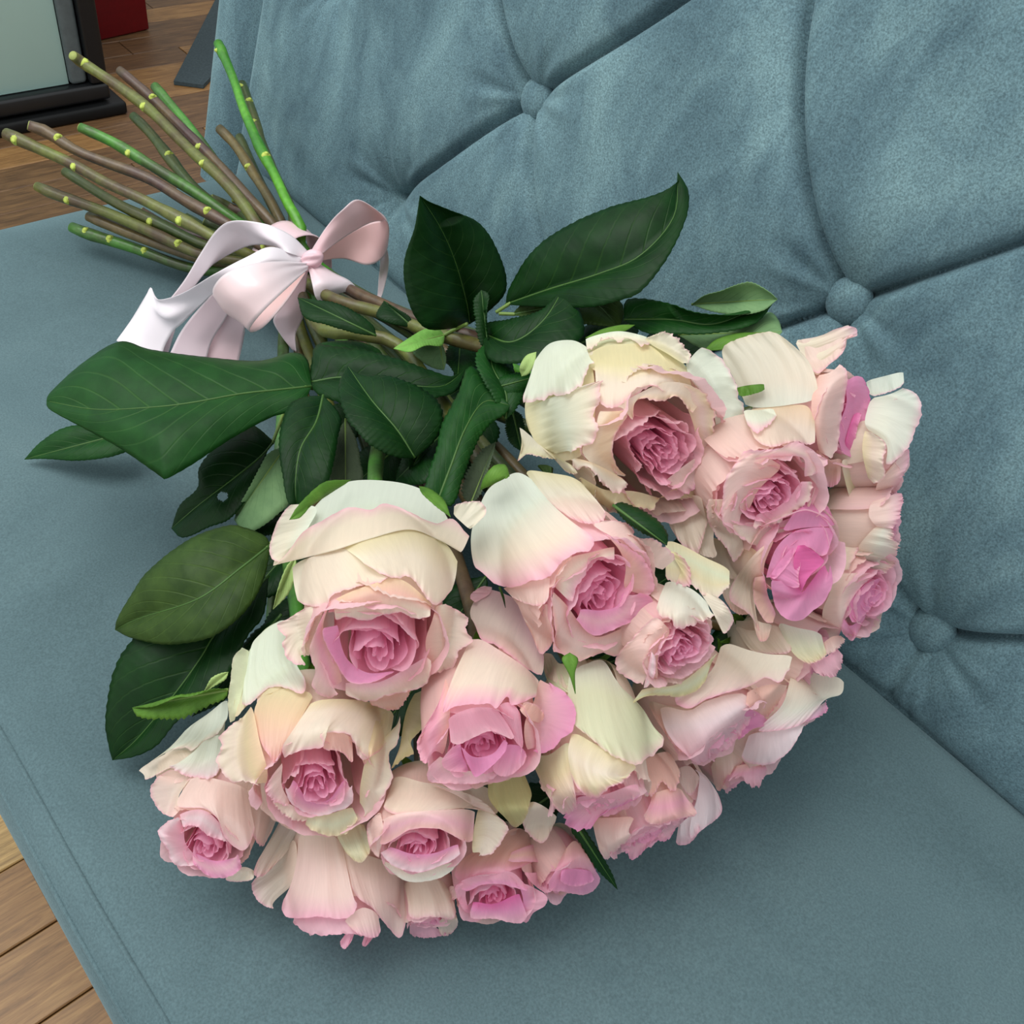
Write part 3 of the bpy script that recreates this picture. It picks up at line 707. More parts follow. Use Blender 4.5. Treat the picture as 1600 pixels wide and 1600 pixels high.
pet(k, 'A', 11, 'CC', [(1235, 300), (1280, 340), (1335, 390)], [(1240, 225), (1330, 215), (1400, 215), (1440, 280), (1385, 350)], cr=.7)
pet(k, 'A', 0, 'CCB', [(440, 850), (400, 960), (360, 1060), (345, 1180)], [(350, 870), (290, 980), (260, 1080), (280, 1180)], [(280, 885), (200, 945), (130, 990), (180, 1060), (165, 1110), (215, 1215), (340, 1270)])
pet(k, 'A', 1, 'SCB', [(1120, 870), (1100, 960), (1060, 1100), (1090, 1300)], [(1160, 860), (1210, 990), (1200, 1110), (1130, 1270)], [(1210, 850), (1330, 950), (1310, 1010), (1350, 1090), (1270, 1150), (1230, 1250), (1100, 1310)], cr=1.4)
pet(k, 'A', 4, 'SPB', [(470, 830), (420, 1000), (480, 1160), (550, 1330)], [(450, 850), (390, 1020), (420, 1180), (490, 1380)], [(440, 880), (370, 1030), (335, 1150), (370, 1270), (350, 1370), (430, 1440), (550, 1450)])
pet(k, 'A', 2, 'OSCC', [(480, 820), (700, 740), (900, 700), (1100, 850)], [(490, 900), (700, 850), (900, 830), (1090, 900)], [(500, 990), (560, 940), (700, 960), (770, 930), (900, 910), (1000, 950), (1090, 955)], cr=.7)
pet(k, 'A', 5, 'pBC', [(560, 1340), (760, 1345), (950, 1250), (1060, 1180)], [(560, 1440), (700, 1465), (850, 1420), (1000, 1390), (1080, 1330), (1105, 1220)])
pet(k, 'A', 2, 'SS', [(700, 1440), (850, 1410), (950, 1370)], [(720, 1490), (860, 1520), (920, 1480), (970, 1400)])
pet(k, 'A', 6, 'MMM', [(520, 985), (530, 1100), (580, 1210), (700, 1285), (850, 1275)], [(400, 1010), (405, 1050), (470, 1170), (560, 1320), (640, 1355), (740, 1340), (870, 1280)], cr=.4, rimc='p')
k = 'R3'
pet(k, 'B', -2, 'YCB', [(470, 130), (600, 150), (800, 180)], [(580, 280), (760, 300), (940, 340)], [(760, 450), (900, 475), (1010, 440)])
pet(k, 'B', 1, 'WWCp', [(200, 330), (270, 240), (390, 165), (470, 130)], [(145, 540), (330, 420), (520, 360), (640, 340)], [(160, 720), (370, 680), (600, 600), (830, 500)],
    [(225, 805), (300, 865), (430, 868), (520, 832), (640, 800), (700, 725), (800, 655), (900, 650), (990, 575)], lift=6)
pet(k, 'B', 1, 'BB', [(890, 480), (960, 520), (1050, 570), (1200, 690), (1330, 770)], [(1010, 445), (1120, 470), (1190, 560), (1290, 570), (1400, 650), (1450, 670)], cr=1.5)
pet(k, 'B', 3, 'SSP', [(1050, 600), (1100, 700), (1110, 770), (1090, 880)], [(930, 500), (1060, 580), (1160, 640), (1240, 720), (1290, 830), (1290, 940)], cr=1.3)
pet(k, 'B', 2, 'SCp', [(660, 860), (670, 800), (760, 690), (900, 650), (1040, 610)], [(720, 920), (740, 830), (810, 740), (900, 690), (1040, 660)], [(790, 990), (800, 880), (860, 790), (880, 720), (960, 680), (1040, 720)], cr=.6)
pet(k, 'B', 3, 'SBBS', [(660, 890), (740, 980), (830, 1100), (930, 1180), (1080, 1130), (1230, 1060)], [(640, 980), (670, 1150), (655, 1255), (740, 1300), (840, 1330), (960, 1280), (1050, 1300), (1130, 1240), (1250, 1060)], cr=1.6)
pet(k, 'B', 5, 'MpM', [(830, 1000), (950, 1015), (1060, 985), (1085, 900)], [(815, 1050), (950, 1085), (1090, 1040), (1160, 920)], [(790, 1080), (900, 1170), (1000, 1150), (1200, 1060), (1270, 1010), (1285, 930), (1230, 890)], cr=.5)
pet(k, 'B', 1, 'BB', [(340, 870), (480, 845), (640, 800)], [(420, 950), (540, 985), (625, 975)], cr=.5)
pet(k, 'B', -1, 'BBS', [(425, 950), (540, 980), (650, 970)], [(470, 1060), (560, 1100), (660, 1080)], [(520, 1160), (575, 1285), (620, 1265), (665, 1240)], cr=.5)
k = 'R1'
pet(k, 'C', 0, 'YYCC', [(540, 250), (720, 230), (900, 240), (1040, 360)], [(560, 400), (740, 420), (900, 400), (1090, 470)], [(570, 660), (680, 630), (800, 560), (900, 500), (1090, 475)])
pet(k, 'C', 3, 'YWC', [(105, 640), (140, 720), (180, 830), (300, 920)], [(300, 560), (340, 680), (390, 800), (400, 900)], [(700, 410), (600, 480), (590, 590), (550, 650), (575, 750), (540, 850), (430, 890), (400, 960)], cr=1.8)
pet(k, 'C', 6, 'WWW', [(190, 310), (280, 225), (400, 205), (500, 230)], [(150, 440), (300, 350), (420, 330), (530, 320)], [(75, 650), (150, 600), (240, 580), (290, 545), (370, 550), (470, 490), (510, 400), (570, 350)], cr=1.5)
pet(k, 'C', 5, 'WCB', [(500, 190), (700, 150), (880, 180)], [(505, 240), (700, 190), (890, 210)], [(515, 290), (600, 200), (660, 185), (700, 218), (760, 190), (850, 240), (920, 222)], cr=2)
pet(k, 'C', 8, 'YCC', [(870, 200), (920, 240), (1010, 290), (1100, 350)], [(900, 180), (990, 155), (1060, 180), (1110, 240), (1160, 290), (1145, 350)], cr=1.6)
pet(k, 'C', 3, 'CY', [(85, 740), (200, 845), (310, 940)], [(110, 880), (75, 962), (140, 920), (250, 945), (315, 948)], cr=.8)
pet(k, 'C', 3, 'YCY', [(180, 840), (300, 920), (420, 990)], [(310, 950), (380, 1030), (460, 1050)], cr=.8)
pet(k, 'C', 4, 'OCB', [(440, 940), (560, 980), (720, 1060)], [(400, 960), (430, 1010), (500, 1000), (560, 1040), (620, 1120), (700, 1160), (780, 1120)], cr=2)
pet(k, 'C', 3, 'YYY', [(470, 1060), (620, 1140), (800, 1150), (960, 1190)], [(450, 1080), (560, 1200), (650, 1270), (690, 1230), (780, 1280), (830, 1255), (910, 1270), (965, 1200)], cr=1.8)
pet(k, 'C', 2, 'COO', [(570, 650), (560, 760), (480, 900), (600, 1020), (740, 1060)], [(680, 650), (620, 780), (590, 890), (650, 980), (750, 1050)], [(800, 640), (690, 790), (670, 900), (700, 1000), (760, 1055)], cr=.5)
pet(k, 'C', 4, 'CCO', [(690, 620), (830, 540), (1000, 470), (1160, 490), (1270, 580)], [(740, 640), (830, 560), (980, 520), (1110, 540), (1200, 620)], [(810, 740), (800, 620), (850, 570), (960, 590), (1060, 560), (1130, 620), (1150, 690)], cr=1.6)
pet(k, 'C', 4, 'OBY', [(1070, 490), (1140, 640), (1180, 760), (1200, 900)], [(1150, 490), (1230, 520), (1270, 590), (1310, 640), (1300, 760), (1340, 870), (1290, 920), (1230, 900)], cr=2)
pet(k, 'C', 6, 'BBp', [(980, 1100), (1090, 1010), (1200, 930)], [(1050, 1120), (1140, 1165), (1220, 1080), (1280, 980), (1270, 910)], cr=1.2, rimc='M')
pet(k, 'C', 1, 'WWW', [(1110, 370), (1180, 480), (1290, 600), (1310, 760)], [(1200, 270), (1300, 430), (1380, 600), (1390, 800)], [(1255, 240), (1340, 310), (1440, 470), (1450, 560), (1490, 620), (1500, 760), (1485, 870)], cr=1.2)
pet(k, 'C', 2, 'YGG', [(1310, 780), (1290, 930), (1220, 1110)], [(1400, 810), (1485, 910), (1430, 1020), (1360, 1060), (1365, 1150), (1320, 1210), (1260, 1195)], cr=1.8, edge=.2)
pet(k, 'C', 3, 'OY', [(960, 1190), (1080, 1120), (1190, 1080)], [(1000, 1190), (1090, 1200), (1180, 1185), (1215, 1110)], cr=1.4)
k = 'R4'
pet(k, 'C', -3, 'bbb', [(960, 1200), (1100, 1180), (1220, 1170)], [(1000, 1300), (1120, 1330), (1250, 1300)], [(1050, 1430), (1120, 1500), (1200, 1535), (1235, 1440), (1270, 1350)], cr=1.2)
pet(k, 'D', 1, 'WCCC', [(430, 635), (620, 620), (730, 605), (860, 590)], [(390, 540), (560, 470), (720, 450), (870, 500)], [(320, 400), (500, 310), (680, 300), (820, 350)], [(215, 265), (380, 195), (570, 153), (700, 200)], lift=3, cr=.5, edge=.3, rimc='O', streak=1.8)
pet(k, 'D', 0, 'Obb', [(410, 640), (600, 622), (790, 612), (850, 680)], [(450, 760), (600, 740), (760, 750), (855, 800)], [(500, 870), (600, 872), (730, 840), (850, 880)], cr=.6)
pet(k, 'D', 3, 'WWp', [(405, 640), (500, 642), (590, 630)], [(420, 700), (520, 710), (610, 670)], [(440, 752), (490, 785), (560, 740), (615, 690)], cr=1)
pet(k, 'D', 3, 'SBB', [(660, 1000), (560, 1080), (490, 1160), (450, 1260)], [(540, 930), (420, 1040), (380, 1180), (390, 1300)], [(420, 900), (300, 1060), (280, 1180), (270, 1300), (300, 1400), (370, 1470)])
pet(k, 'D', 3, 'pBp', [(330, 1010), (540, 940), (770, 940), (780, 1060)], [(430, 870), (520, 890), (640, 880), (730, 840), (850, 900), (935, 970), (870, 1045)], cr=1.6)
pet(k, 'D', 4, 'pBC', [(450, 1340), (600, 1350), (740, 1290), (840, 1190)], [(300, 1370), (360, 1430), (450, 1480), (540, 1500), (610, 1420), (700, 1390), (800, 1290), (860, 1110)], cr=1.8)
pet(k, 'D', 1, 'bbB', [(290, 1200), (300, 1350), (400, 1450)], [(160, 1200), (200, 1370), (300, 1510), (350, 1590), (410, 1540)], cr=1.2)
pet(k, 'D', 5, 'PpC', [(490, 1290), (600, 1260), (700, 1180), (760, 1090)], [(460, 1390), (560, 1370), (700, 1300), (820, 1200), (850, 1090)], cr=2)
k = 'R5'
pet(k, 'D', -1, 'CCB', [(860, 440), (780, 310), (720, 205)], [(940, 360), (900, 260), (860, 190)], [(1030, 300), (1060, 180), (1115, 180), (1110, 130), (1060, 95)], cr=.7)
pet(k, 'D', -1, 'BB', [(720, 205), (860, 185), (1000, 135), (1070, 95)], [(860, 440), (920, 380), (990, 320), (1040, 290)], cr=.3)
pet(k, 'D', 3, 'SBB', [(860, 430), (830, 620), (860, 800), (870, 900)], [(960, 400), (930, 600), (940, 780), (930, 930)], [(1040, 320), (1060, 440), (1040, 560), (1015, 720), (995, 880), (970, 960)], cr=.8)
pet(k, 'D', 4, 'MMM', [(1040, 470), (1050, 600), (1000, 760), (1010, 900)], [(1110, 430), (1110, 600), (1090, 760), (1060, 930)], [(1180, 450), (1200, 600), (1150, 760), (1155, 880), (1140, 965)], cr=.8, rimc='D')
pet(k, 'D', 6, 'DM', [(1100, 660), (1060, 780), (1040, 860)], [(1150, 660), (1110, 800), (1120, 940)], cr=.5)
pet(k, 'D', 0, 'SSP', [(860, 880), (940, 950), (1020, 940)], [(880, 1040), (930, 1120), (1010, 1110)], cr=.8)
pet(k, 'D', 3, 'CYC', [(1010, 950), (1100, 950), (1165, 970)], [(1050, 1120), (1130, 1100), (1215, 1110)], [(1090, 1260), (1110, 1300), (1170, 1280), (1220, 1200)], cr=1)
k = 'R6'
pet(k, 'D', 1, 'WW', [(1170, 460), (1290, 430), (1405, 400)], [(1200, 565), (1320, 530), (1412, 490)], cr=.4)
pet(k, 'D', 3, 'WWW', [(1200, 570), (1170, 680), (1160, 750)], [(1330, 540), (1320, 700), (1300, 860)], [(1450, 480), (1510, 560), (1515, 680), (1470, 800), (1420, 900), (1280, 1040)], cr=1)
pet(k, 'D', 5, 'YbC', [(1160, 770), (1150, 900), (1180, 1060)], [(1230, 790), (1300, 860), (1280, 950), (1290, 1060), (1230, 1110)], cr=.8)
pet(k, 'D', 2, 'BBp', [(1290, 1040), (1240, 1110), (1230, 1200)], [(1370, 950), (1330, 1070), (1290, 1190)], [(1455, 850), (1440, 960), (1400, 1060), (1370, 1150), (1310, 1220)], cr=.8)
k = 'R8b'
pet(k, 'E', 3, 'BBp', [(1280, 180), (1270, 260), (1310, 330)], [(1495, 105), (1470, 240), (1440, 345)], cr=1.5)
pet(k, 'E', 2, 'bWB', [(1310, 330), (1230, 420), (1190, 480)], [(1440, 350), (1420, 410), (1455, 440), (1440, 545)], cr=2)
pet(k, 'E', 3, 'WWB', [(1190, 480), (1160, 560), (1150, 600)], [(1465, 550), (1400, 600), (1360, 640)], cr=1.5)
k = 'R7'
pet(k, 'E', 2, 'MMM', [(720, 370), (860, 340), (1060, 330)], [(800, 250), (900, 220), (1050, 280)], [(860, 200), (930, 140), (1010, 200), (1058, 300)], cr=.3)
pet(k, 'E', 3, 'MMM', [(620, 650), (690, 470), (790, 370), (900, 340), (1062, 330)], [(660, 650), (740, 520), (820, 430), (920, 430), (1030, 440)], [(690, 670), (770, 560), (830, 470), (910, 470), (990, 550)], cr=.3)
pet(k, 'E', 6, 'DMM', [(830, 650), (850, 740), (920, 660), (990, 560)], [(710, 670), (800, 800), (940, 770), (1020, 620)], [(630, 660), (670, 780), (700, 860), (760, 910), (840, 918), (920, 860), (990, 800), (1045, 680), (1030, 520)], cr=.4, rimc='M')
pet(k, 'E', 5, 'MM', [(800, 450), (720, 540), (640, 655)], [(850, 560), (830, 640), (845, 730)], cr=.2)
pet(k, 'E', 7, 'DDD', [(820, 450), (800, 560), (820, 650), (845, 730)], [(880, 445), (970, 520), (985, 560), (900, 640), (850, 740)], cr=.3, rimc='D')
pet(k, 'E', 0, 'Sbb', [(690, 390), (620, 560), (620, 650)], [(540, 520), (520, 650), (560, 800)], [(350, 770), (450, 830), (540, 900), (600, 1040)], cr=.4)
pet(k, 'E', 3, 'PSS', [(620, 640), (640, 760), (690, 870)], [(545, 650), (555, 800), (620, 920), (665, 950)], cr=.3)
pet(k, 'E', 1, 'bS', [(540, 900), (600, 930), (665, 940)], [(575, 1030), (600, 1050), (640, 1040)], cr=.3)
k = 'R8'
pet(k, 'E', 0, 'bCB', [(1040, 400), (1030, 520), (1060, 620)], [(1090, 280), (1120, 420), (1130, 600)], [(1180, 260), (1240, 330), (1220, 430), (1190, 500), (1150, 600)], cr=1.4)
pet(k, 'E', 2, 'bBp', [(1060, 630), (1020, 760), (980, 870), (980, 1055)], [(1200, 620), (1130, 760), (1100, 880), (1060, 1030)], [(1350, 620), (1230, 700), (1130, 850), (1100, 990)], cr=.6)
pet(k, 'E', 4, 'MMM', [(1360, 640), (1240, 700), (1130, 830)], [(1310, 720), (1220, 800), (1150, 900)], [(1392, 740), (1320, 800), (1240, 890), (1180, 950)], cr=.7)
pet(k, 'E', 3, 'MP', [(1110, 900), (1160, 950), (1260, 870)], [(1095, 1000), (1130, 1020), (1170, 1045), (1220, 960)], cr=.5)
k = 'R9'
pet(k, 'L', 0, 'YGL', [(300, 620), (500, 600), (640, 510), (770, 390)], [(210, 740), (330, 670), (560, 670), (680, 590), (720, 470)], cr=1, edge=.2)
pet(k, 'L', 2, 'CCC', [(640, 0), (720, 120), (760, 200)], [(790, 60), (850, 150), (862, 210), (810, 300)], cr=.4)
pet(k, 'L', 3, 'WWC', [(450, -60), (600, 0), (700, 80)], [(400, 60), (540, 90), (720, 140)], [(370, 180), (470, 190), (500, 240), (580, 240), (680, 200), (765, 180)], cr=1.6)
pet(k, 'L', 2, 'SBB', [(480, 270), (410, 380), (390, 480), (400, 570)], [(400, 190), (310, 300), (290, 420), (320, 560)], [(350, 180), (230, 310), (130, 430), (150, 520), (290, 625)], cr=1.2)
pet(k, 'L', 6, 'pVp', [(350, 390), (330, 500), (300, 620)], [(380, 430), (372, 540), (330, 615)], cr=.3)
pet('R9', 'E', -2, 'YGYC', [(0, 400), (130, 460), (260, 530), (400, 590)], [(0, 560), (150, 580), (290, 650), (400, 680)], [(0, 700), (150, 690), (250, 770), (330, 770), (410, 700)], cr=1.6, edge=.4)
pet('R9', 'E', 1, 'YYp', [(20, 480), (60, 540), (100, 600)], [(90, 500), (150, 590), (150, 700), (60, 700)], cr=1.8)
pet('R7', 'E', -3, 'Obb', [(210, 380), (380, 420), (580, 470)], [(240, 520), (400, 560), (560, 600)], [(330, 620), (420, 660), (540, 680)], cr=.6, edge=.1)
pet('R22', 'L', -2, 'bbB', [(780, 180), (900, 200), (1050, 190)], [(830, 330), (960, 380), (1080, 330)], [(900, 420), (1000, 430), (1110, 400)], cr=.5)
pet('R4', 'E', -6, 'bbb', [(0, 140), (150, 190), (320, 240)], [(50, 330), (160, 370), (300, 420)], [(100, 430), (200, 500), (340, 540)], cr=.5, edge=.1)
pet('R7', 'E', -5, 'bbS', [(320, 540), (440, 600), (560, 640)], [(340, 700), (450, 760), (560, 790)], [(390, 840), (460, 880), (540, 880)], cr=.5, edge=.1)
k = 'R20'
pet(k, 'L', -2, 'bSS', [(320, 690), (450, 730), (640, 750)], [(360, 780), (480, 850), (610, 880)], [(410, 870), (510, 1000), (600, 1060)], cr=.8)
pet(k, 'L', 2, 'BVp', [(400, 720), (580, 760), (700, 700), (900, 640)], [(440, 880), (620, 860), (800, 800), (990, 710)], [(560, 1060), (660, 1095), (760, 1020), (830, 1000), (920, 900), (1000, 800)], cr=1.8, rimc='P')
pet(k, 'L', 3, 'SS', [(950, 640), (1080, 600), (1200, 600)], [(940, 740), (1060, 800), (1120, 750), (1190, 640)], cr=1.2)
pet(k, 'L', 5, 'MMM', [(930, 770), (910, 850), (890, 930)], [(1000, 750), (1085, 840), (980, 880), (900, 950)], cr=.7)
pet(k, 'L', 5, 'CCB', [(800, 320), (950, 380), (1100, 410), (1235, 410)], [(700, 540), (850, 500), (1000, 500), (1215, 490)], [(390, 700), (570, 750), (700, 690), (860, 640), (960, 610), (1060, 560), (1160, 590), (1215, 500)], cr=.8, edge=.8)
k = 'R21'
pet(k, 'L', 4, 'CCWV', [(1240, 430), (1380, 530), (1555, 552)], [(1210, 600), (1350, 620), (1540, 655)], [(1150, 750), (1260, 760), (1430, 700)], [(960, 900), (1150, 885), (1320, 850)], cr=.5)
pet(k, 'L', 3, 'VVV', [(965, 900), (1150, 885), (1320, 840)], [(900, 1090), (1070, 1100), (1160, 1060), (1240, 980), (1320, 830)], cr=.6)
pet(k, 'L', 2, 'VM', [(1290, 840), (1360, 760), (1450, 700)], [(1330, 830), (1445, 770), (1440, 690)], cr=1.2)
k = 'R22'
pet(k, 'L', 2, 'bCB', [(860, 220), (980, 260), (1130, 215)], [(960, 370), (1080, 370), (1210, 330)], [(1040, 405), (1150, 408), (1235, 400)], cr=.5)
pet(k, 'L', 3, 'WGY', [(1130, 200), (1250, 240), (1410, 270)], [(1220, 380), (1320, 380), (1435, 370)], [(1320, 480), (1400, 450), (1455, 420)], cr=.7)
pet(k, 'L', 1, 'Pp', [(1340, 470), (1450, 420), (1510, 370)], [(1390, 540), (1500, 545), (1560, 430)], cr=1.8)
pet(k, 'L', 0, 'SB', [(1420, 340), (1480, 300), (1530, 290)], [(1440, 420), (1500, 390), (1570, 320)], cr=1.5)
k = 'R24'
pet(k, 'L', 1, 'bBS', [(960, 920), (830, 1000), (720, 1090)], [(940, 1060), (850, 1130), (740, 1200)], [(870, 1130), (800, 1230), (770, 1290)], cr=.8)
pet(k, 'L', 3, 'SPp', [(860, 1110), (960, 1095), (1060, 1100)], [(830, 1160), (950, 1150), (1070, 1120)], [(790, 1225), (900, 1180), (1000, 1245), (1078, 1160)], cr=2.2)
k = 'R23'
pet(k, 'L', 2, 'VVV', [(610, 1120), (650, 1170), (640, 1290)], [(700, 1180), (720, 1300), (600, 1440)], [(822, 1370), (770, 1430), (640, 1530), (580, 1600)], cr=.5)
pet(k, 'L', 1, 'VVp', [(630, 1420), (580, 1430), (520, 1480)], [(660, 1510), (590, 1590), (500, 1610)], cr=.4)
pet(k, 'L', 3, 'BBB', [(510, 1120), (590, 1110), (650, 1170)], [(540, 1250), (600, 1290), (650, 1210)], cr=.5)
k = 'R19'
pet(k, 'K', 3, 'SSS', [(880, 780), (960, 720), (1060, 690)], [(900, 860), (1000, 830), (1110, 780)], [(880, 960), (960, 975), (1015, 890), (1090, 945), (1145, 860)], cr=2)
pet(k, 'K', 3, 'SPS', [(960, 960), (1060, 930), (1130, 920)], [(930, 1050), (1040, 1040), (1180, 1000)], [(880, 1135), (1000, 1155), (1120, 1120), (1235, 1095), (1225, 1040)], cr=1)
pet(k, 'K', 2, 'PpP', [(850, 1170), (980, 1155), (1120, 1120)], [(760, 1320), (850, 1370), (950, 1270), (1060, 1245), (1110, 1170)], cr=1.8, rimc='M')
pet(k, 'K', 4, 'SBB', [(580, 1110), (700, 1110), (850, 1100)], [(600, 1220), (690, 1230), (810, 1190)], [(650, 1402), (700, 1350), (760, 1290), (835, 1230)], cr=1.2)
k = 'R18'
pet(k, 'G', -3, 'bbb', [(1080, 555), (1140, 590), (1190, 670)], [(1090, 710), (1180, 760), (1240, 800)], cr=.6, edge=.1)
pet(k, 'K', -2, 'bGG', [(260, 80), (330, 90), (350, 150)], [(300, 250), (400, 230), (440, 150)], [(410, 345), (440, 310), (460, 200)], cr=.6, edge=.1)
pet(k, 'J', 0, 'bbb', [(840, 600), (920, 640), (1000, 700)], [(770, 760), (850, 840), (920, 865), (990, 740)], cr=.8)
pet(k, 'J', 1, 'LLL', [(570, 480), (660, 465), (790, 420)], [(580, 600), (700, 600), (838, 540)], [(680, 720), (740, 772), (800, 720), (842, 600)], cr=.6, edge=.15)
pet(k, 'K', 1, 'GYB', [(170, 690), (300, 720), (440, 620)], [(230, 820), (340, 860), (450, 780)], [(350, 1080), (420, 1092), (480, 1040), (475, 930)], cr=1)
pet(k, 'K', 3, 'PpM', [(490, 970), (640, 970), (860, 890)], [(470, 1050), (620, 1050), (880, 960)], [(360, 1085), (440, 1170), (560, 1185), (640, 1095), (870, 990)], cr=2.4, rimc='M')
pet(k, 'K', 4, 'YCY', [(460, 560), (600, 650), (870, 780)], [(430, 720), (580, 810), (800, 860)], [(480, 970), (560, 985), (640, 970), (700, 915), (780, 885), (860, 795)], cr=1.6, edge=.9, streak=2)
pet(k, 'K', 3, 'WGGG', [(440, 190), (540, 150), (650, 130), (740, 270)], [(430, 340), (600, 330), (760, 380), (890, 420)], [(460, 500), (640, 560), (830, 540), (980, 560)], [(490, 560), (600, 640), (720, 730), (860, 778), (930, 740), (1040, 670), (1105, 660)], cr=1.4)
k = 'R10'
pet(k, 'F', 0, 'LYL', [(1380, 540), (1330, 680), (1300, 870)], [(1505, 490), (1510, 640), (1440, 760), (1370, 830), (1380, 910), (1300, 960), (1230, 1040)], cr=1.2, edge=.15)
pet(k, 'F', 1, 'GGG', [(360, 270), (330, 450), (270, 700)], [(300, 240), (255, 320), (240, 460), (225, 560), (230, 720)], cr=.4, edge=.1)
pet(k, 'F', 2, 'WWWW', [(600, 50), (480, 120), (390, 200), (360, 260)], [(640, 320), (500, 330), (400, 380), (320, 500)], [(760, 515), (690, 545), (590, 500), (480, 500), (390, 580), (310, 660)], cr=.7)
pet(k, 'F', 0, 'YOS', [(470, 500), (600, 505), (770, 530)], [(390, 640), (520, 650), (680, 690)], [(420, 850), (480, 920), (520, 970), (580, 880)], cr=.4)
pet(k, 'F', 2, 'YYO', [(1080, 590), (1180, 610), (1265, 650)], [(1040, 800), (1140, 800), (1240, 780)], [(1070, 1010), (1110, 935), (1190, 890)], cr=.3)
pet(k, 'F', 4, 'OYbC', [(380, 600), (420, 820), (470, 1000), (480, 1090)], [(320, 680), (300, 850), (320, 1000), (410, 1100)], [(290, 690), (170, 800), (190, 860), (150, 950), (190, 1030), (260, 1085), (350, 1090), (450, 1125)], cr=1.4)
pet(k, 'F', 4, 'YCC', [(1250, 760), (1100, 930), (1060, 1060), (1040, 1200)], [(1285, 720), (1200, 940), (1150, 1100), (1080, 1280)], [(1310, 630), (1290, 830), (1230, 920), (1250, 1080), (1180, 1200), (1170, 1270), (1040, 1335)], cr=1)
pet(k, 'F', 3, 'YCCC', [(760, 570), (960, 570), (1120, 590), (1250, 650)], [(660, 720), (860, 680), (1000, 710), (1160, 800)], [(490, 970), (560, 960), (680, 890), (820, 870), (800, 790), (900, 780), (1000, 810), (1040, 950), (1070, 1040)], cr=1.2, streak=1.6)
pet(k, 'F', 2, 'SS', [(810, 770), (900, 760), (1000, 810)], [(810, 890), (930, 900), (1010, 990)], cr=.5)
pet(k, 'F', 4, 'Bbb', [(520, 1170), (620, 1230), (740, 1280)], [(500, 1220), (600, 1310), (710, 1342)], cr=1.4)
pet(k, 'F', 4, 'BBp', [(570, 960), (560, 1100), (610, 1210)], [(490, 1060), (462, 1130), (500, 1200), (600, 1245)], cr=1.2)
pet(k, 'F', 4, 'MpV', [(640, 1060), (720, 1190), (850, 1200), (960, 1050)], [(600, 1130), (700, 1250), (850, 1255), (985, 1120)], [(560, 1080), (620, 1220), (740, 1290), (850, 1290), (1000, 1220), (1012, 1090)], cr=.8)
pet(k, 'F', 5, 'YGY', [(720, 1290), (860, 1285), (1000, 1240)], [(705, 1370), (830, 1420), (950, 1415), (1045, 1335)], cr=.8, edge=.1)
k = 'R11'
pet(k, 'G', 0, 'pBB', [(700, 140), (830, 190), (910, 240), (990, 400), (1080, 560)], [(620, 290), (740, 330), (860, 420), (980, 560), (1075, 670)], [(640, 390), (690, 480), (790, 520), (920, 620), (1050, 720)], cr=.5, edge=.8)
pet(k, 'G', 1, 'pp', [(700, 220), (740, 190), (760, 150)], [(640, 250), (620, 200), (690, 140)], cr=.4)
pet(k, 'G', 2, 'SPP', [(470, 690), (490, 830), (490, 980), (460, 1200)], [(430, 850), (400, 1000), (390, 1180)], [(390, 930), (330, 1030), (285, 1130), (310, 1230), (330, 1300)], cr=.8)
pet(k, 'G', 2, 'SPM', [(1040, 720), (1020, 850), (960, 1000), (960, 1170)], [(1120, 760), (1120, 900), (1090, 1050), (1040, 1150)], [(1080, 720), (1200, 800), (1278, 910), (1260, 1040), (1200, 1090), (1110, 1180), (980, 1195)], cr=.8, rimc='M')
pet(k, 'G', 3, 'BCCP', [(640, 440), (780, 530), (920, 620), (1050, 720)], [(520, 690), (700, 680), (860, 720), (1035, 800)], [(400, 1025), (470, 930), (560, 890), (740, 880), (780, 912), (850, 830), (880, 890), (1000, 860), (1030, 850)], cr=.6, edge=.9)
pet(k, 'G', 5, 'SS', [(925, 920), (980, 970), (1060, 1005)], [(960, 860), (1040, 890), (1090, 945)], cr=.3)
pet(k, 'G', 3, 'PP', [(790, 890), (860, 870), (930, 920)], [(880, 1090), (915, 1130), (955, 1170)], cr=.3)
pet(k, 'G', 5, 'PPp', [(480, 960), (630, 905), (780, 900)], [(490, 1050), (650, 1000), (860, 1020)], [(500, 1165), (640, 1090), (740, 1050), (830, 1080), (918, 1132)], cr=.3, rimc='p')
pet(k, 'G', 3, 'Bpp', [(440, 1200), (560, 1290), (760, 1300)], [(335, 1290), (360, 1362), (500, 1378), (700, 1372), (810, 1320)], cr=.7)
pet(k, 'G', 5, 'MP', [(840, 1130), (920, 1140), (960, 1170)], [(740, 1310), (850, 1332), (940, 1270), (975, 1215)], cr=.4)
pet(k, 'G', 5, 'MP', [(560, 1120), (570, 1200), (610, 1290)], [(490, 1160), (443, 1235), (470, 1290), (590, 1312)], cr=.3)
pet(k, 'G', 7, 'MMM', [(560, 1140), (640, 1210), (760, 1190), (830, 1100)], [(590, 1230), (620, 1290), (655, 1335), (740, 1280), (830, 1190), (860, 1130)], cr=.2, rimc='M')
k = 'R12'
pet(k, 'H', 0, 'bbb', [(380, 400), (240, 430), (60, 530)], [(400, 440), (240, 500), (100, 565)], [(390, 470), (240, 530), (105, 607)], cr=.5)
pet(k, 'H', 1, 'bBB', [(410, 560), (320, 690), (330, 780)], [(240, 520), (140, 640), (165, 740), (200, 790), (270, 840)], cr=.8)
pet(k, 'H', 2, 'WWWC', [(620, 80), (500, 180), (380, 260)], [(625, 180), (480, 290), (250, 400)], [(610, 240), (560, 310), (480, 350), (400, 410), (350, 395), (240, 420), (55, 540)], cr=1, edge=.3)
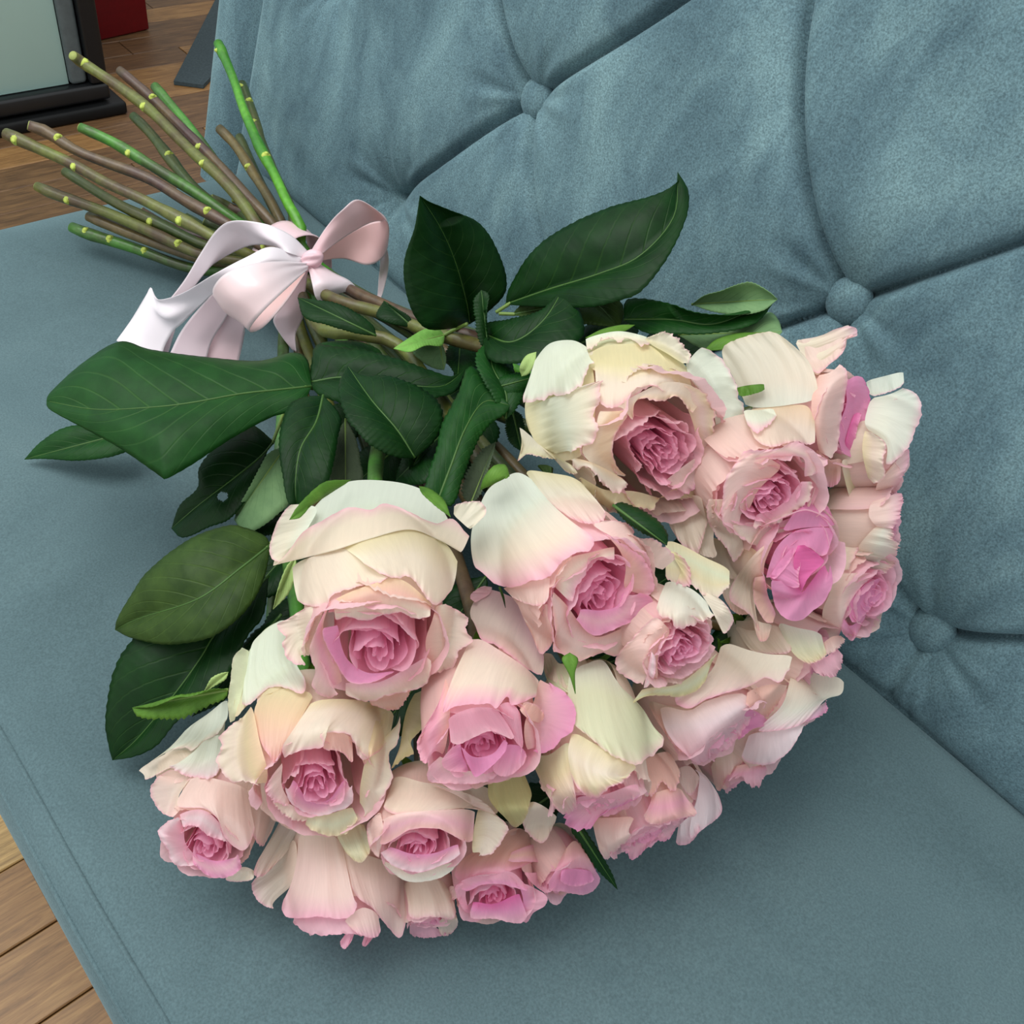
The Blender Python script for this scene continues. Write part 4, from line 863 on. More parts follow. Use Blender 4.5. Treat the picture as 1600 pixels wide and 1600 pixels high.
pet(k, 'H', 4, 'WWV', [(590, 300), (480, 350), (420, 410)], [(585, 420), (440, 470), (310, 490)], [(572, 590), (460, 582), (370, 570), (235, 510)], cr=1.4)
pet(k, 'H', 1, 'BbB', [(960, 830), (1030, 860), (1100, 870)], [(880, 980), (940, 1010), (1010, 1020)], [(760, 1180), (830, 1200), (900, 1150)], cr=1)
pet(k, 'H', 2, 'BBB', [(740, 640), (840, 700), (950, 790)], [(760, 910), (830, 1010), (880, 960)], cr=1)
pet(k, 'H', 1, 'CC', [(690, 1140), (740, 1140), (790, 1160)], [(590, 1222), (680, 1232), (785, 1222)], cr=.3)
pet(k, 'H', 4, 'BBB', [(410, 560), (560, 590), (745, 640)], [(310, 720), (520, 700), (770, 790)], [(330, 785), (470, 772), (560, 840), (610, 960), (720, 1042), (810, 980)], cr=.4)
pet(k, 'H', 4, 'PpV', [(350, 900), (360, 990), (430, 1080)], [(310, 810), (188, 910), (240, 1020), (290, 1120), (430, 1142)], cr=.8)
pet(k, 'H', 5, 'pVp', [(320, 800), (460, 780), (560, 850), (625, 975)], [(350, 912), (380, 882), (440, 892), (500, 942), (620, 985)], cr=.6)
pet(k, 'H', 5, 'MpM', [(400, 1040), (540, 1100), (670, 1080)], [(410, 1135), (520, 1202), (620, 1202), (705, 1150), (690, 1050)], cr=.8)
k = 'R13'
pet(k, 'F', -4, 'YGY', [(900, 1420), (1000, 1370), (1070, 1340)], [(980, 1560), (1060, 1590), (1130, 1500)], cr=.6, edge=.1)
pet(k, 'I', 1, 'CbC', [(960, 390), (1130, 450), (1400, 465), (1535, 460)], [(900, 540), (1150, 540), (1400, 580), (1590, 640)], [(860, 650), (1000, 650), (1250, 625), (1450, 600)], cr=.3)
pet(k, 'I', 4, 'BBb', [(1150, 455), (1330, 530), (1470, 620)], [(1180, 455), (1380, 512), (1500, 570), (1600, 660)], cr=.7, edge=.3)
pet(k, 'I', 3, 'YCC', [(1465, 610), (1440, 760), (1425, 890)], [(1510, 600), (1540, 740), (1480, 890)], [(1560, 625), (1655, 730), (1620, 810), (1560, 890), (1460, 925)], cr=.9, streak=1.6)
pet(k, 'I', 3, 'BBB', [(860, 640), (880, 760), (860, 870)], [(840, 640), (775, 720), (790, 850), (845, 935)], cr=.3)
pet(k, 'I', 5, 'BpS', [(880, 660), (1050, 635), (1260, 622), (1450, 610)], [(870, 770), (1050, 690), (1250, 690), (1440, 740)], [(840, 880), (960, 795), (1060, 742), (1220, 742), (1340, 800), (1430, 870)], cr=.3)
pet(k, 'I', 3, 'CW', [(860, 930), (1050, 1000), (1350, 940)], [(890, 980), (1020, 1067), (1180, 1062), (1280, 1020), (1350, 960)], cr=.3, edge=.1)
pet(k, 'I', 5, 'MpV', [(930, 850), (1050, 895), (1200, 890), (1340, 830)], [(840, 900), (960, 982), (1100, 1012), (1250, 965), (1360, 915)], cr=.5)
k = 'R16'
pet(k, 'I', 0, 'bbB', [(330, 790), (335, 920), (310, 1090)], [(230, 900), (200, 1050), (190, 1200)], [(100, 1020), (55, 1080), (65, 1150), (120, 1215), (200, 1255)], cr=.6)
pet(k, 'I', 1, 'Ppp', [(320, 1290), (480, 1280), (640, 1290), (770, 1230)], [(308, 1335), (420, 1400), (560, 1402), (700, 1400), (870, 1425)], cr=1.2)
pet(k, 'I', 1, 'bBB', [(590, 840), (700, 880), (880, 940), (1010, 1000)], [(660, 1010), (760, 1080), (900, 1120), (1010, 1130)], [(690, 1180), (800, 1230), (900, 1350), (980, 1432), (1035, 1400)], cr=.6)
pet(k, 'I', 3, 'bBBp', [(350, 740), (460, 770), (610, 790)], [(330, 960), (480, 980), (650, 990)], [(280, 1130), (480, 1150), (695, 1180)], [(185, 1290), (300, 1302), (480, 1290), (640, 1302), (750, 1230)], cr=.6, lift=5)
pet(k, 'I', 4, 'BBp', [(630, 1310), (740, 1235), (840, 1260)], [(700, 1392), (800, 1422), (865, 1405)], cr=.4)
pet(k, 'I', 0, 'PP', [(640, 1395), (665, 1390), (695, 1395)], [(598, 1455), (632, 1492), (675, 1450)], cr=.4)
pet(k, 'I', 0, 'PP', [(760, 1400), (790, 1400), (820, 1410)], [(738, 1470), (765, 1475), (790, 1450)], cr=.4)
k = 'R17'
pet(k, 'I', 1, 'bbB', [(1000, 1070), (1120, 1050), (1250, 1060)], [(1030, 1200), (1120, 1200), (1310, 1180)], [(1030, 1320), (1180, 1290), (1345, 1320)], cr=.6)
pet(k, 'I', 2, 'pPP', [(1040, 1320), (1130, 1290), (1220, 1370)], [(1040, 1412), (1160, 1422), (1290, 1400)], cr=.8)
pet(k, 'I', 1, 'bB', [(1210, 1330), (1260, 1290), (1330, 1270)], [(1240, 1420), (1300, 1395), (1348, 1340)], cr=.6)
k = 'R14'
pet(k, 'J', 0, 'SSP', [(680, 790), (780, 780), (890, 870)], [(400, 985), (640, 955), (870, 970)], [(355, 1140), (520, 1060), (700, 1045), (850, 990)], cr=.4)
pet(k, 'J', 2, 'PPP', [(790, 1050), (880, 1050), (970, 990)], [(850, 1130), (940, 1182), (1000, 1130), (1052, 1080)], cr=.4)
pet(k, 'J', 5, 'PSP', [(720, 920), (880, 878), (1050, 940)], [(690, 995), (820, 985), (1000, 995), (1072, 970)], cr=.3)
pet(k, 'J', 3, 'PPP', [(450, 1090), (430, 1200), (460, 1310)], [(355, 1140), (380, 1220), (420, 1300)], cr=.3)
pet(k, 'J', 2, 'BP', [(330, 1130), (370, 1150), (400, 1200)], [(240, 1305), (262, 1312), (330, 1240)], cr=.3)
pet(k, 'J', 4, 'MPP', [(760, 1120), (790, 1240), (750, 1340)], [(830, 1130), (935, 1200), (925, 1260), (850, 1310), (825, 1377)], cr=.3)
pet(k, 'J', 4, 'PPM', [(345, 1135), (500, 1065), (700, 1045), (810, 1130)], [(460, 1180), (520, 1135), (640, 1125), (760, 1155), (820, 1180)], cr=.3)
pet(k, 'J', 5, 'DMp', [(480, 1230), (600, 1250), (720, 1200), (760, 1170)], [(450, 1325), (470, 1347), (600, 1342), (740, 1372), (830, 1365)], cr=.4)
k = 'R15'
pet(k, 'J', 1, 'SPM', [(1050, 910), (1110, 855), (1165, 900)], [(1000, 1020), (1120, 1020), (1235, 1025)], [(910, 1190), (1030, 1172), (1180, 1192), (1272, 1110), (1240, 1030)], cr=.5)
pet(k, 'J', 4, 'MM', [(1030, 1030), (1120, 1030), (1210, 1040)], [(1020, 1120), (1120, 1140), (1240, 1110)], cr=.4)

def bit(key, crop, o, name, mat, *rows):
    g = pet(key, crop, o, 'LL', *rows, cr=.2, lift=1.5)
    r_ = ROSES[key]['root']; g.name = name; g.data.name = name; g.data.materials[0] = LEAF[mat]
    g.parent = r_; g.matrix_parent_inverse = r_.matrix_basis.inverted(); return g
bit('R4', 'D', 6.5, 'sepal', 'sepal', [(365, 500), (450, 486), (535, 478)], [(380, 562), (450, 548), (540, 522)])
bit('R8', 'D', 0, 'leaf', 'dark', [(900, 1190), (1000, 1205), (1090, 1250)], [(930, 1235), (1010, 1262), (1090, 1290)])
bit('R8', 'D', 4, 'leaf', 'dark', [(1115, 1305), (1160, 1278), (1205, 1320)], [(1130, 1315), (1190, 1350), (1212, 1408)])
bit('R3', 'B', 5, 'sepal', 'olive', [(312, 866), (330, 866)], [(338, 935), (352, 930)], [(357, 1000), (361, 1000)])
bit('R1', 'C', 1, 'sepal', 'olive', [(190, 985), (250, 985), (300, 1000)], [(250, 1050), (275, 1050), (295, 1045)], [(290, 1098), (294, 1100), (297, 1098)])
pet('R1', 'C', -2, 'YYY', [(180, 320), (350, 250), (530, 240)], [(120, 640), (300, 600), (560, 560)], [(180, 870), (360, 960), (540, 900)], cr=.4, edge=.1)
pet('R1', 'C', -2, 'GYY', [(500, 185), (750, 160), (1000, 250), (1130, 360)], [(540, 430), (760, 430), (1000, 430), (1180, 560)], cr=.4, edge=.1)
pet('R10', 'F', -2, 'GGY', [(350, 270), (460, 130), (600, 60)], [(290, 450), (430, 340), (620, 280)], [(240, 740), (380, 580), (600, 500)], cr=.4, edge=.1)
pet('R12', 'H', -2, 'bbB', [(300, 350), (480, 220), (620, 100)], [(200, 480), (420, 420), (600, 330)], [(160, 640), (380, 600), (600, 570)], cr=.4, edge=.1)

# ------------------------------------------------------------------ stems
def zpts(pts, z0, z1=None):
    if z1 is None: z1 = z0
    n = max(1, len(pts) - 1)
    return [at(p[0], p[1], p[2] if len(p) > 2 else z0 + (z1 - z0) * i / n) for i, p in enumerate(pts)]
def stem(key, kind, end, tie, mids=(), nodes=(), r=0.0046):
    q = ROSES[key]; rng = np.random.default_rng(sum(map(ord, key)) + 5); root = q['root']
    o = q['org'] - q['ax'] * q['R'] * 0.10
    pts = zpts(end[0], *end[1]) + [at(*tie)] + [at(*m) for m in mids]
    back = o - q['ax'] * min(0.05, 0.35 * np.linalg.norm(o - pts[-1]))
    pts += [back, o]
    C = resample(np.array(pts), 64)
    C = C + 0.0011 * np.stack([noise1(np.linspace(0, 20, 64), rng, 3) for _ in range(3)], -1) * np.sin(np.linspace(0, math.pi, 64))[:, None]
    rad = np.full(64, r) * (1 + 0.045 * noise1(np.linspace(0, 22, 64), rng)); rad[0] *= 0.93; rad[1] *= 1.06
    for t in nodes:
        i = int(t * 63); rad[max(0, i - 1):i + 2] *= 1.12
    v, f = tube(C, rad, 12)
    st = link('stem', raw_mesh('stem', v, f), root, STEM[kind])
    # cut end, nodes and leaf scars are sub-parts of the stem
    T0 = C[0] - C[1]; T0 /= np.linalg.norm(T0)
    v, f = tube([C[0] - T0 * 0.0005, C[0] + T0 * 0.0006], [rad[0] * .92, rad[0] * .86], 12)
    link('cut_end', raw_mesh('cut_end', v, f), st, M_CUT)
    for t in nodes:
        x = t * 63; i = int(x); T = C[min(63, i + 1)] - C[i - 1]; T /= np.linalg.norm(T); c = C[i] + (C[min(63, i + 1)] - C[i]) * (x - i)
        tc = CAM - c; tc -= T * (tc @ T); tc /= np.linalg.norm(tc); sd = np.cross(T, tc)
        w = tc * math.cos(0.5) + sd * math.sin(0.5) * rng.choice([-1, 1])
        base = c + w * rad[i] * 0.75
        v, f = tube([base - w * .001, base + w * 0.0016 + T * 0.0006, base + w * 0.0030 + T * 0.0022], [0.0030, 0.0022, 0.0008], 8)
        v2, f2 = tube([c - T * 0.0022 + w * rad[i] * .22, c + w * rad[i] * .30, c + T * 0.0022 + w * rad[i] * .22], [rad[i] * .8, rad[i] * .86, rad[i] * .8], 12)
        n0 = len(v); link('node', raw_mesh('node', v + v2, f + [tuple(k + n0 for k in g) for g in f2]), st, M_NODE)
    q['stem'] = C
    return st
stem('R1', 'olive', ([(9, 209), (100, 250), (190, 296), (270, 340), (345, 375)], (.100, .085)), (448, 424, .070), [(515, 466, .105), (588, 488, .115), (680, 520, .13)], (.02, .115, .29))
stem('R11', 'purple', ([(45, 196), (76, 208), (125, 238), (240, 282), (330, 338)], (.110, .090)), (455, 418, .078), [(590, 560, .08), (650, 700, .08)], (.04, .26, .34), .0045)
stem('R2', 'green', ([(125, 199), (186, 227), (262, 275), (335, 322)], (.105, .085)), (462, 414, .066), [(545, 560, .085), (586, 672, .085)], (.08,), .0046)
stem('R3', 'olive', ([(114, 87), (130, 99), (228, 166), (330, 268), (395, 340)], (.130, .100)), (458, 432, .086), [(500, 514, .105), (557, 524, .115), (640, 555, .12)], (.025, .14, .28), .0046)
stem('R4', 'purple', ([(187, 110), (252, 168), (335, 252), (412, 335)], (.120, .09)), (470, 404, .070), [(549, 457, .10), (600, 477, .11), (660, 500, .12)], (.07, .18))
stem('R10', 'green', ([(242, 135), (285, 187), (330, 243), (390, 330)], (.105, .08)), (464, 408, .078), [(510, 590, .05), (455, 800, .05)], (.15,))
stem('R9', 'dark', ([(208, 181), (238, 212), (302, 292), (385, 352)], (.085, .07)), (452, 420, .050), [(600, 520, .09)], (.1,))
stem('R6', 'bright', ([(341, 68), (360, 112), (398, 212), (445, 308), (468, 352)], (.120, .09)), (482, 400, .072), [(640, 500, .05)], (.015, .25), .0044)
stem('R5', 'dark', ([(378, 132), (398, 190), (425, 262), (455, 330)], (.095, .075)), (478, 402, .060), [(640, 490, .08)], (.015, .05, .10))
stem('R8', 'brown', ([(343, 201), (368, 228), (405, 285), (440, 345)], (.07, .06)), (474, 408, .045), [(640, 510, .07)], (.1,))
stem('R8b', 'dark', ([(374, 214), (396, 262), (428, 325)], (.06, .05)), (472, 412, .040), [(640, 520, .06)], ())
stem('R13', 'olive', ([(57, 291), (85, 303), (200, 346), (310, 395)], (.055, .05)), (436, 436, .045), [(500, 600, .06)], (.045, .2))
stem('R14', 'dark', ([(101, 268), (190, 322), (310, 378)], (.065, .05)), (440, 432, .045), [(540, 620, .06)], (.13,))
stem('R16', 'brown', ([(138, 338), (205, 366), (305, 402)], (.04, .038)), (436, 440, .034), [(480, 640, .05)], ())
stem('R12', 'green', ([(112, 355), (140, 366), (212, 388), (305, 420)], (.026, .026)), (432, 446, .032), [(440, 640, .05)], (.025, .06, .11), .0046)
_hid = [('R7', (300, 300)), ('R15', (255, 350)), ('R17', (220, 330)), ('R18', (330, 310)), ('R19', (270, 370)), ('R20', (350, 320)), ('R21', (320, 345)),
        ('R22', (365, 310)), ('R23', (240, 365)), ('R24', (290, 340))]
for i, (k, e) in enumerate(_hid):
    stem(k, ('dark', 'brown', 'purple')[i % 3], ([e, (e[0] + 50, e[1] + 28)], (.035 + .004 * (i % 4), .035)), (450 + 3 * (i % 5), 428 - 3 * (i % 6), .034 + .006 * (i % 4)), [(590 + 8 * (i % 4), 560, .06 + .006 * (i % 5))], ())

# ------------------------------------------------------------------ leaves
def leaf(key, kind, base, tip, left, right, zb, zt, fl=0.0, fr=0.0, mid=None, arch=0.0, serr=1.0, petiole=None, hole=None, nu=72, nv=15, rib=True, name='leaf', thick=0.00035, label=None):
    """A leaf blade between two traced edges: each edge has its own height above the seat, so the blade folds about its midrib."""
    rng = np.random.default_rng(int(base[0] * 13 + tip[1] * 7))
    mid = [base] + list(mid or [((base[0] * (1 - t) + tip[0] * t), (base[1] * (1 - t) + tip[1] * t)) for t in (.33, .66)]) + [tip]
    t = np.linspace(0, 1, nu); z = zb + (zt - zb) * t + arch * np.sin(t * math.pi)
    def edge(pts, off):
        px = resample(np.array([p[:2] for p in ([base] + list(pts) + [tip])], float), nu)
        zz = z + off * np.sin(np.clip(t, 0, 1) * math.pi) ** 0.8
        return np.array([at(px[i, 0], px[i, 1], zz[i]) for i in range(nu)])
    L = edge(left, fl); R = edge(right, fr); Mm = resample(np.array(mid, float), nu)
    Mw = np.array([at(Mm[i, 0], Mm[i, 1], z[i]) for i in range(nu)])
    rows = []
    saw = (np.arange(nu) * 0.31 * 1.0) % 1.0
    env = np.sin(np.clip(t * 1.02, 0, 1) * math.pi) ** 0.5
    for E in (L, R):
        d = E - Mw; d /= np.linalg.norm(d, axis=1)[:, None] + 1e-9
        E += d * (serr * 0.0015 * env * (saw - 0.4))[:, None]
    # bulge between the midrib and the edges: quadratic sections
    def half(E, n, sgn):
        u = np.linspace(0, 1, n)[None, :, None]
        nrm = np.cross(np.gradient(Mw, axis=0), E - Mw); nrm /= np.linalg.norm(nrm, axis=1)[:, None] + 1e-9
        nrm *= np.sign((nrm @ np.array([0, 0, 1.0])))[:, None]
        w = np.linalg.norm(E - Mw, axis=1)
        return Mw[:, None] * (1 - u) + E[:, None] * u + nrm[:, None] * (w[:, None, None] * (0.13 + 0.004 * np.sin(t * 55)[:, None, None]) * np.sin(u * math.pi))
    h = nv // 2 + 1
    A = half(L, h, 1)[:, ::-1]; Bq = half(R, h, -1)[:, 1:]
    P = np.concatenate([A, Bq], 1); nvv = P.shape[1]
    uv = np.stack(np.broadcast_arrays(np.linspace(0, 1, nvv)[None, :], t[:, None]), -1)
    drop = None
    if hole:
        c = at(hole[0], hole[1], zb + (zt - zb) * hole[2]); ctr = 0.25 * (P[:-1, :-1] + P[1:, :-1] + P[:-1, 1:] + P[1:, 1:])
        dpx = ctr - CAM; cd = c - CAM; cd /= np.linalg.norm(cd)
        dp = dpx - (dpx @ cd)[..., None] * cd
        drop = np.linalg.norm(dp, axis=-1) < hole[3]
    root = ROSES[key]['root']
    lf = link(name, grid_mesh(name, P, None, uv, drop=drop), root, LEAF[kind])
    if label: lf['label'] = label
    md = lf.modifiers.new('thickness', 'SOLIDIFY'); md.thickness = thick; md.offset = 0
    if rib:
        path = Mw[::3].copy(); path[-1] = Mw[-2]; path[:, 2] += 0.0002
        v, f = tube(path, np.linspace(0.0009, 0.00022, len(path)), 6)
        link('midrib', raw_mesh('midrib', v, f), lf, M_RIBD if kind in ('dark', 'olive', 'mid') else M_RIB)
    if petiole:
        v, f = tube(resample(np.array([Mw[2]] + [at(*p) for p in petiole]), 14), 0.0012, 8)
        link('leaf_stalk', raw_mesh('leaf_stalk', v, f), lf, M_RIB)
    return lf
# leaves lying left of the bouquet
leaf('R10', 'mid', (487, 604), (73, 627), [(480, 562), (456, 551), (403, 564), (312, 557), (234, 546), (187, 534), (131, 566), (80, 612)],
     [(468, 638), (422, 653), (359, 687), (297, 728), (259, 748), (248, 742), (187, 700), (125, 666), (78, 640)], .128, .105, -.006, -.012,
     [(430, 610), (375, 616), (297, 630), (234, 637), (150, 640)], .012, .25, [(520, 612, .10)], nu=84, nv=21)
leaf('R12', 'mid', (215, 672), (38, 718), [(190, 662), (150, 666), (115, 665), (88, 674), (60, 694)], [(205, 700), (180, 712), (160, 716), (120, 720), (70, 717)], .030, .006, .006, -.002, None, .006, .4)
leaf('R12', 'dark', (428, 690), (268, 826), [(390, 664), (345, 690), (312, 730), (309, 762), (281, 790)], [(419, 700), (404, 752), (362, 808), (328, 823), (287, 840)], .075, .045, .004, .0,
     [(405, 716), (360, 752), (310, 790)], .01, .6, [(445, 640, .07)], (348, 776, .5, .0032), nu=110, nv=31, label='dark leaf with a small hole in its blade')
leaf('R12', 'under', (447, 698), (366, 812), [(420, 708), (400, 742), (385, 770), (372, 792)], [(446, 735), (452, 780), (438, 800), (400, 828), (378, 826)], .082, .06, .004, .002, None, .008, .6)
leaf('R16', 'dark', (455, 800), (372, 826), [(430, 798), (400, 806)], [(450, 825), (410, 838), (385, 836)], .06, .055, .0, .0)
leaf('R10', 'olive', (422, 852), (180, 984), [(414, 838), (384, 825), (353, 822), (294, 844), (234, 890), (206, 928), (184, 966)], [(413, 902), (386, 952), (333, 994), (264, 1007), (207, 997)], .100, .055, .004, -.004,
     [(379, 886), (310, 936), (219, 966)], .016, .4, [(440, 830, .09)], nu=84, nv=21)
leaf('R12', 'dark', (420, 900), (176, 1188), [(330, 925), (250, 950), (207, 1000), (180, 1043), (165, 1119), (170, 1165)], [(412, 960), (386, 995), (348, 1066), (280, 1123), (245, 1165), (210, 1182)], .075, .012, .004, .006,
     [(341, 986), (314, 1028), (276, 1081), (215, 1154)], .012, .8, nu=84, nv=21)
leaf('R12', 'dark', (440, 960), (300, 1120), [(400, 985), (370, 1020), (330, 1070)], [(430, 1010), (390, 1060), (350, 1095)], .07, .03, .0, .0)
leaf('R12', 'sepal', (357, 1078), (207, 1106), [(333, 1077), (300, 1088), (276, 1090), (240, 1104)], [(350, 1092), (322, 1104), (287, 1121), (240, 1123), (215, 1119)], .098, .07, .010, -.004, None, .006, 1.2, name='sepal', nu=60, nv=9)
leaf('R12', 'paleSepal', (357, 1050), (318, 1082), [(345, 1052), (330, 1060)], [(352, 1062), (335, 1072), (326, 1078)], .1, .09, .003, 0, None, .0, .3, name='sepal', nu=30, nv=7, rib=False)
# the dense leaves around the stems
leaf('R13', 'dark', (505, 618), (463, 790), [(470, 622), (448, 640), (436, 690), (442, 745), (450, 785)], [(532, 650), (528, 684), (515, 746), (490, 778)], .135, .118, .0, .004, [(494, 660), (470, 701), (462, 750)], .008, .5)
leaf('R13', 'grey', (540, 655), (540, 760), [(530, 675), (522, 700), (513, 750)], [(556, 685), (563, 720), (566, 750)], .12, .11, .0, .004, None, .002, .8)
leaf('R14', 'dark', (483, 598), (727, 577), [(487, 566), (494, 540), (524, 542), (569, 547), (625, 562), (681, 582), (705, 588)], [(500, 618), (545, 632), (610, 640), (681, 622), (709, 612), (722, 592)], .125, .135, .004, .008,
     [(540, 590), (620, 600), (690, 604)], .006, 1.4)
leaf('R14', 'mid', (600, 560), (492, 545), [(590, 545), (560, 534), (524, 533), (500, 537)], [(590, 575), (550, 570), (510, 560)], .115, .12, .0, .0, None, .004, .5)
leaf('R11', 'dark', (648, 716), (543, 572), [(618, 714), (580, 696), (552, 667), (538, 645), (529, 611), (534, 588)], [(678, 690), (692, 660), (684, 628), (653, 604), (608, 588), (565, 586)], .150, .158, .004, .002, [(620, 672), (580, 625)], .010, 1.0, nu=84, nv=21)
leaf('R2', 'dark', (690, 680), (618, 752), [(655, 686), (633, 708), (622, 735)], [(690, 700), (680, 722), (668, 752), (640, 758)], .13, .125, .0, .012, None, .008, .8)
leaf('R2', 'dark', (668, 690), (640, 735), [(650, 690), (638, 706)], [(676, 705), (664, 728)], .142, .138, .006, -.004, None, .004, .5)
leaf('R11', 'mid', (683, 786), (797, 634), [(664, 765), (682, 702), (692, 660), (715, 617), (738, 573)], [(708, 788), (726, 738), (746, 690), (765, 664), (790, 646)], .150, .172, .002, -.006, [(704, 730), (727, 670), (757, 628)], .006, 1.0, nu=84, nv=17)
leaf('R11', 'grey', (735, 790), (775, 690), [(722, 770), (732, 735), (752, 705)], [(752, 770), (764, 730), (772, 705)], .14, .15, .0, .004, None, .002, 1.4)
leaf('R3', 'mid', (790, 655), (762, 532), [(770, 620), (748, 580), (744, 555)], [(806, 640), (818, 612), (805, 584), (788, 566), (772, 548)], .165, .175, .004, .0, [(790, 615), (770, 575)], .004, 1.3)
leaf('R3', 'mid', (760, 610), (841, 588), [(775, 590), (805, 583), (825, 584)], [(780, 620), (805, 622), (822, 608)], .168, .178, .0, -.006, None, .003, 1.0)
leaf('R3', 'dark', (800, 640), (815, 706), [(790, 660), (796, 690)], [(815, 650), (820, 680)], .15, .14)
leaf('R9', 'dark', (720, 530), (715, 590), [(705, 535), (697, 560)], [(745, 528), (750, 560), (735, 582)], .115, .12, .0, .004)
leaf('R9', 'light', (695, 524), (615, 545), [(682, 511), (660, 516), (640, 528), (622, 540)], [(690, 540), (665, 540), (640, 550)], .135, .135, -.004, .006, None, .003, .5, [(708, 516, .14), (730, 506, .15)])
leaf('R9', 'under', (684, 522), (694, 578), [(664, 535), (645, 548), (660, 566), (680, 576)], [(692, 540), (697, 560)], .13, .118, .0, .0, None, .002, .5)
leaf('R13', 'dark', (588, 525), (465, 465), [(582, 508), (557, 489), (526, 474), (496, 469)], [(557, 521), (512, 508), (476, 496)], .135, .135, .004, -.004, None, .006, .5)
leaf('R13', 'dark', (645, 512), (600, 470), [(640, 495), (620, 482)], [(611, 506), (588, 494)], .125, .128, .003, -.003, None, .003, .4)
leaf('R22', 'dark', (700, 640), (600, 600), [(690, 600), (650, 580)], [(680, 650), (630, 640)], .10, .10)
leaf('R22', 'dark', (800, 560), (700, 620), [(770, 540), (720, 560)], [(800, 600), (750, 640)], .10, .10)
leaf('R22', 'dark', (760, 640), (700, 740), [(720, 650), (690, 690)], [(780, 680), (740, 740)], .10, .09)
leaf('R20', 'dark', (560, 640), (480, 720), [(530, 630), (490, 660)], [(560, 680), (520, 720)], .08, .07)
leaf('R20', 'dark', (620, 700), (540, 770), [(590, 690), (550, 720)], [(630, 740), (590, 780)], .08, .07)
leaf('R20', 'dark', (480, 830), (390, 930), [(440, 840), (400, 880)], [(480, 880), (430, 930)], .06, .05)
leaf('R20', 'dark', (480, 930), (400, 1040), [(440, 940), (410, 980)], [(480, 980), (430, 1030)], .06, .05)
for a_, b_, z_ in (((700, 1010), (575, 1165), .075), ((1130, 850), (1000, 930), .13), ((1190, 950), (1110, 1065), .10), ((970, 1030), (850, 1075), .09), ((880, 1230), (765, 1310), .05),
                   ((520, 1010), (400, 1120), .07), ((760, 900), (690, 1000), .10), ((1180, 700), (1060, 840), .15), ((1330, 760), (1220, 840), .15)):  # dark filler leaves, added so the gaps between blooms stay dark
    d_ = np.array(b_) - np.array(a_); n_ = np.array([-d_[1], d_[0]]) * 0.26; m_ = (np.array(a_) + np.array(b_)) / 2
    leaf('R21', 'dark', a_, b_, [tuple(m_ + n_ - d_ * .2), tuple(m_ + n_ + d_ * .1)], [tuple(m_ - n_ - d_ * .2), tuple(m_ - n_ + d_ * .1)], z_, z_ - .02, nu=40, nv=9)
# upright leaves before the sofa back
leaf('R1', 'dark', (734, 506), (656, 306), [(700, 514), (662, 511), (638, 470), (631, 412), (648, 355)], [(762, 488), (791, 452), (781, 400), (750, 350), (702, 328), (672, 316)], .135, .235, .0, .004, [(728, 470), (712, 412), (690, 360)], .0, .35, [(700, 520, .13)], nu=84, nv=21)
leaf('R1', 'dark', (790, 476), (1059, 269), [(797, 448), (831, 394), (881, 356), (950, 325), (1025, 304), (1058, 284)], [(850, 480), (920, 480), (969, 469), (1000, 456), (1037, 412), (1069, 350), (1076, 302)], .175, .262, .006, .002, [(860, 452), (937, 428), (1000, 400), (1052, 340)], .008, .6, [(775, 488, .17)], nu=90, nv=21)
leaf('R1', 'olive', (800, 492), (968, 512), [(812, 478), (850, 437), (894, 428), (937, 437), (974, 480)], [(850, 500), (900, 505), (950, 510)], .172, .190, .012, -.002, [(850, 482), (920, 470)], .006, .9, [(780, 490, .17)])
leaf('R1', 'dark', (752, 520), (888, 437), [(760, 505), (790, 500), (838, 488), (862, 470)], [(765, 562), (819, 567), (875, 552), (912, 520), (900, 470)], .172, .205, .0, .002, [(800, 535), (850, 500)], .004, .9, nu=84, nv=17)
leaf('R1', 'dark', (765, 560), (752, 453), [(748, 530), (743, 500), (740, 470)], [(762, 530), (758, 500), (764, 462)], .168, .195, .0, .006, None, .0, 1.0)
leaf('R5', 'mid', (975, 500), (1214, 466), [(981, 468), (1037, 472), (1087, 488), (1150, 492), (1198, 480)], [(1010, 520), (1060, 522), (1120, 520), (1180, 505)], .195, .228, .008, .0, [(1050, 500), (1120, 506)], .0, .8)
leaf('R5', 'under', (1081, 476), (1215, 468), [(1100, 462), (1125, 455), (1169, 441), (1200, 455)], [(1110, 486), (1150, 492), (1190, 486)], .205, .235, .014, .002, None, .0, .5)
leaf('R5', 'under', (1060, 524), (1222, 519), [(1100, 508), (1160, 500), (1200, 488), (1216, 500)], [(1100, 545), (1160, 545), (1205, 535)], .19, .225, .0, .0, None, .0, .4)
leaf('R5', 'dark', (1000, 540), (1120, 560), [(1030, 510), (1080, 515)], [(1030, 560), (1080, 570)], .17, .18)
leaf('R1', 'dark', (900, 540), (1000, 500), [(920, 505), (960, 490)], [(940, 545), (990, 530)], .17, .18)
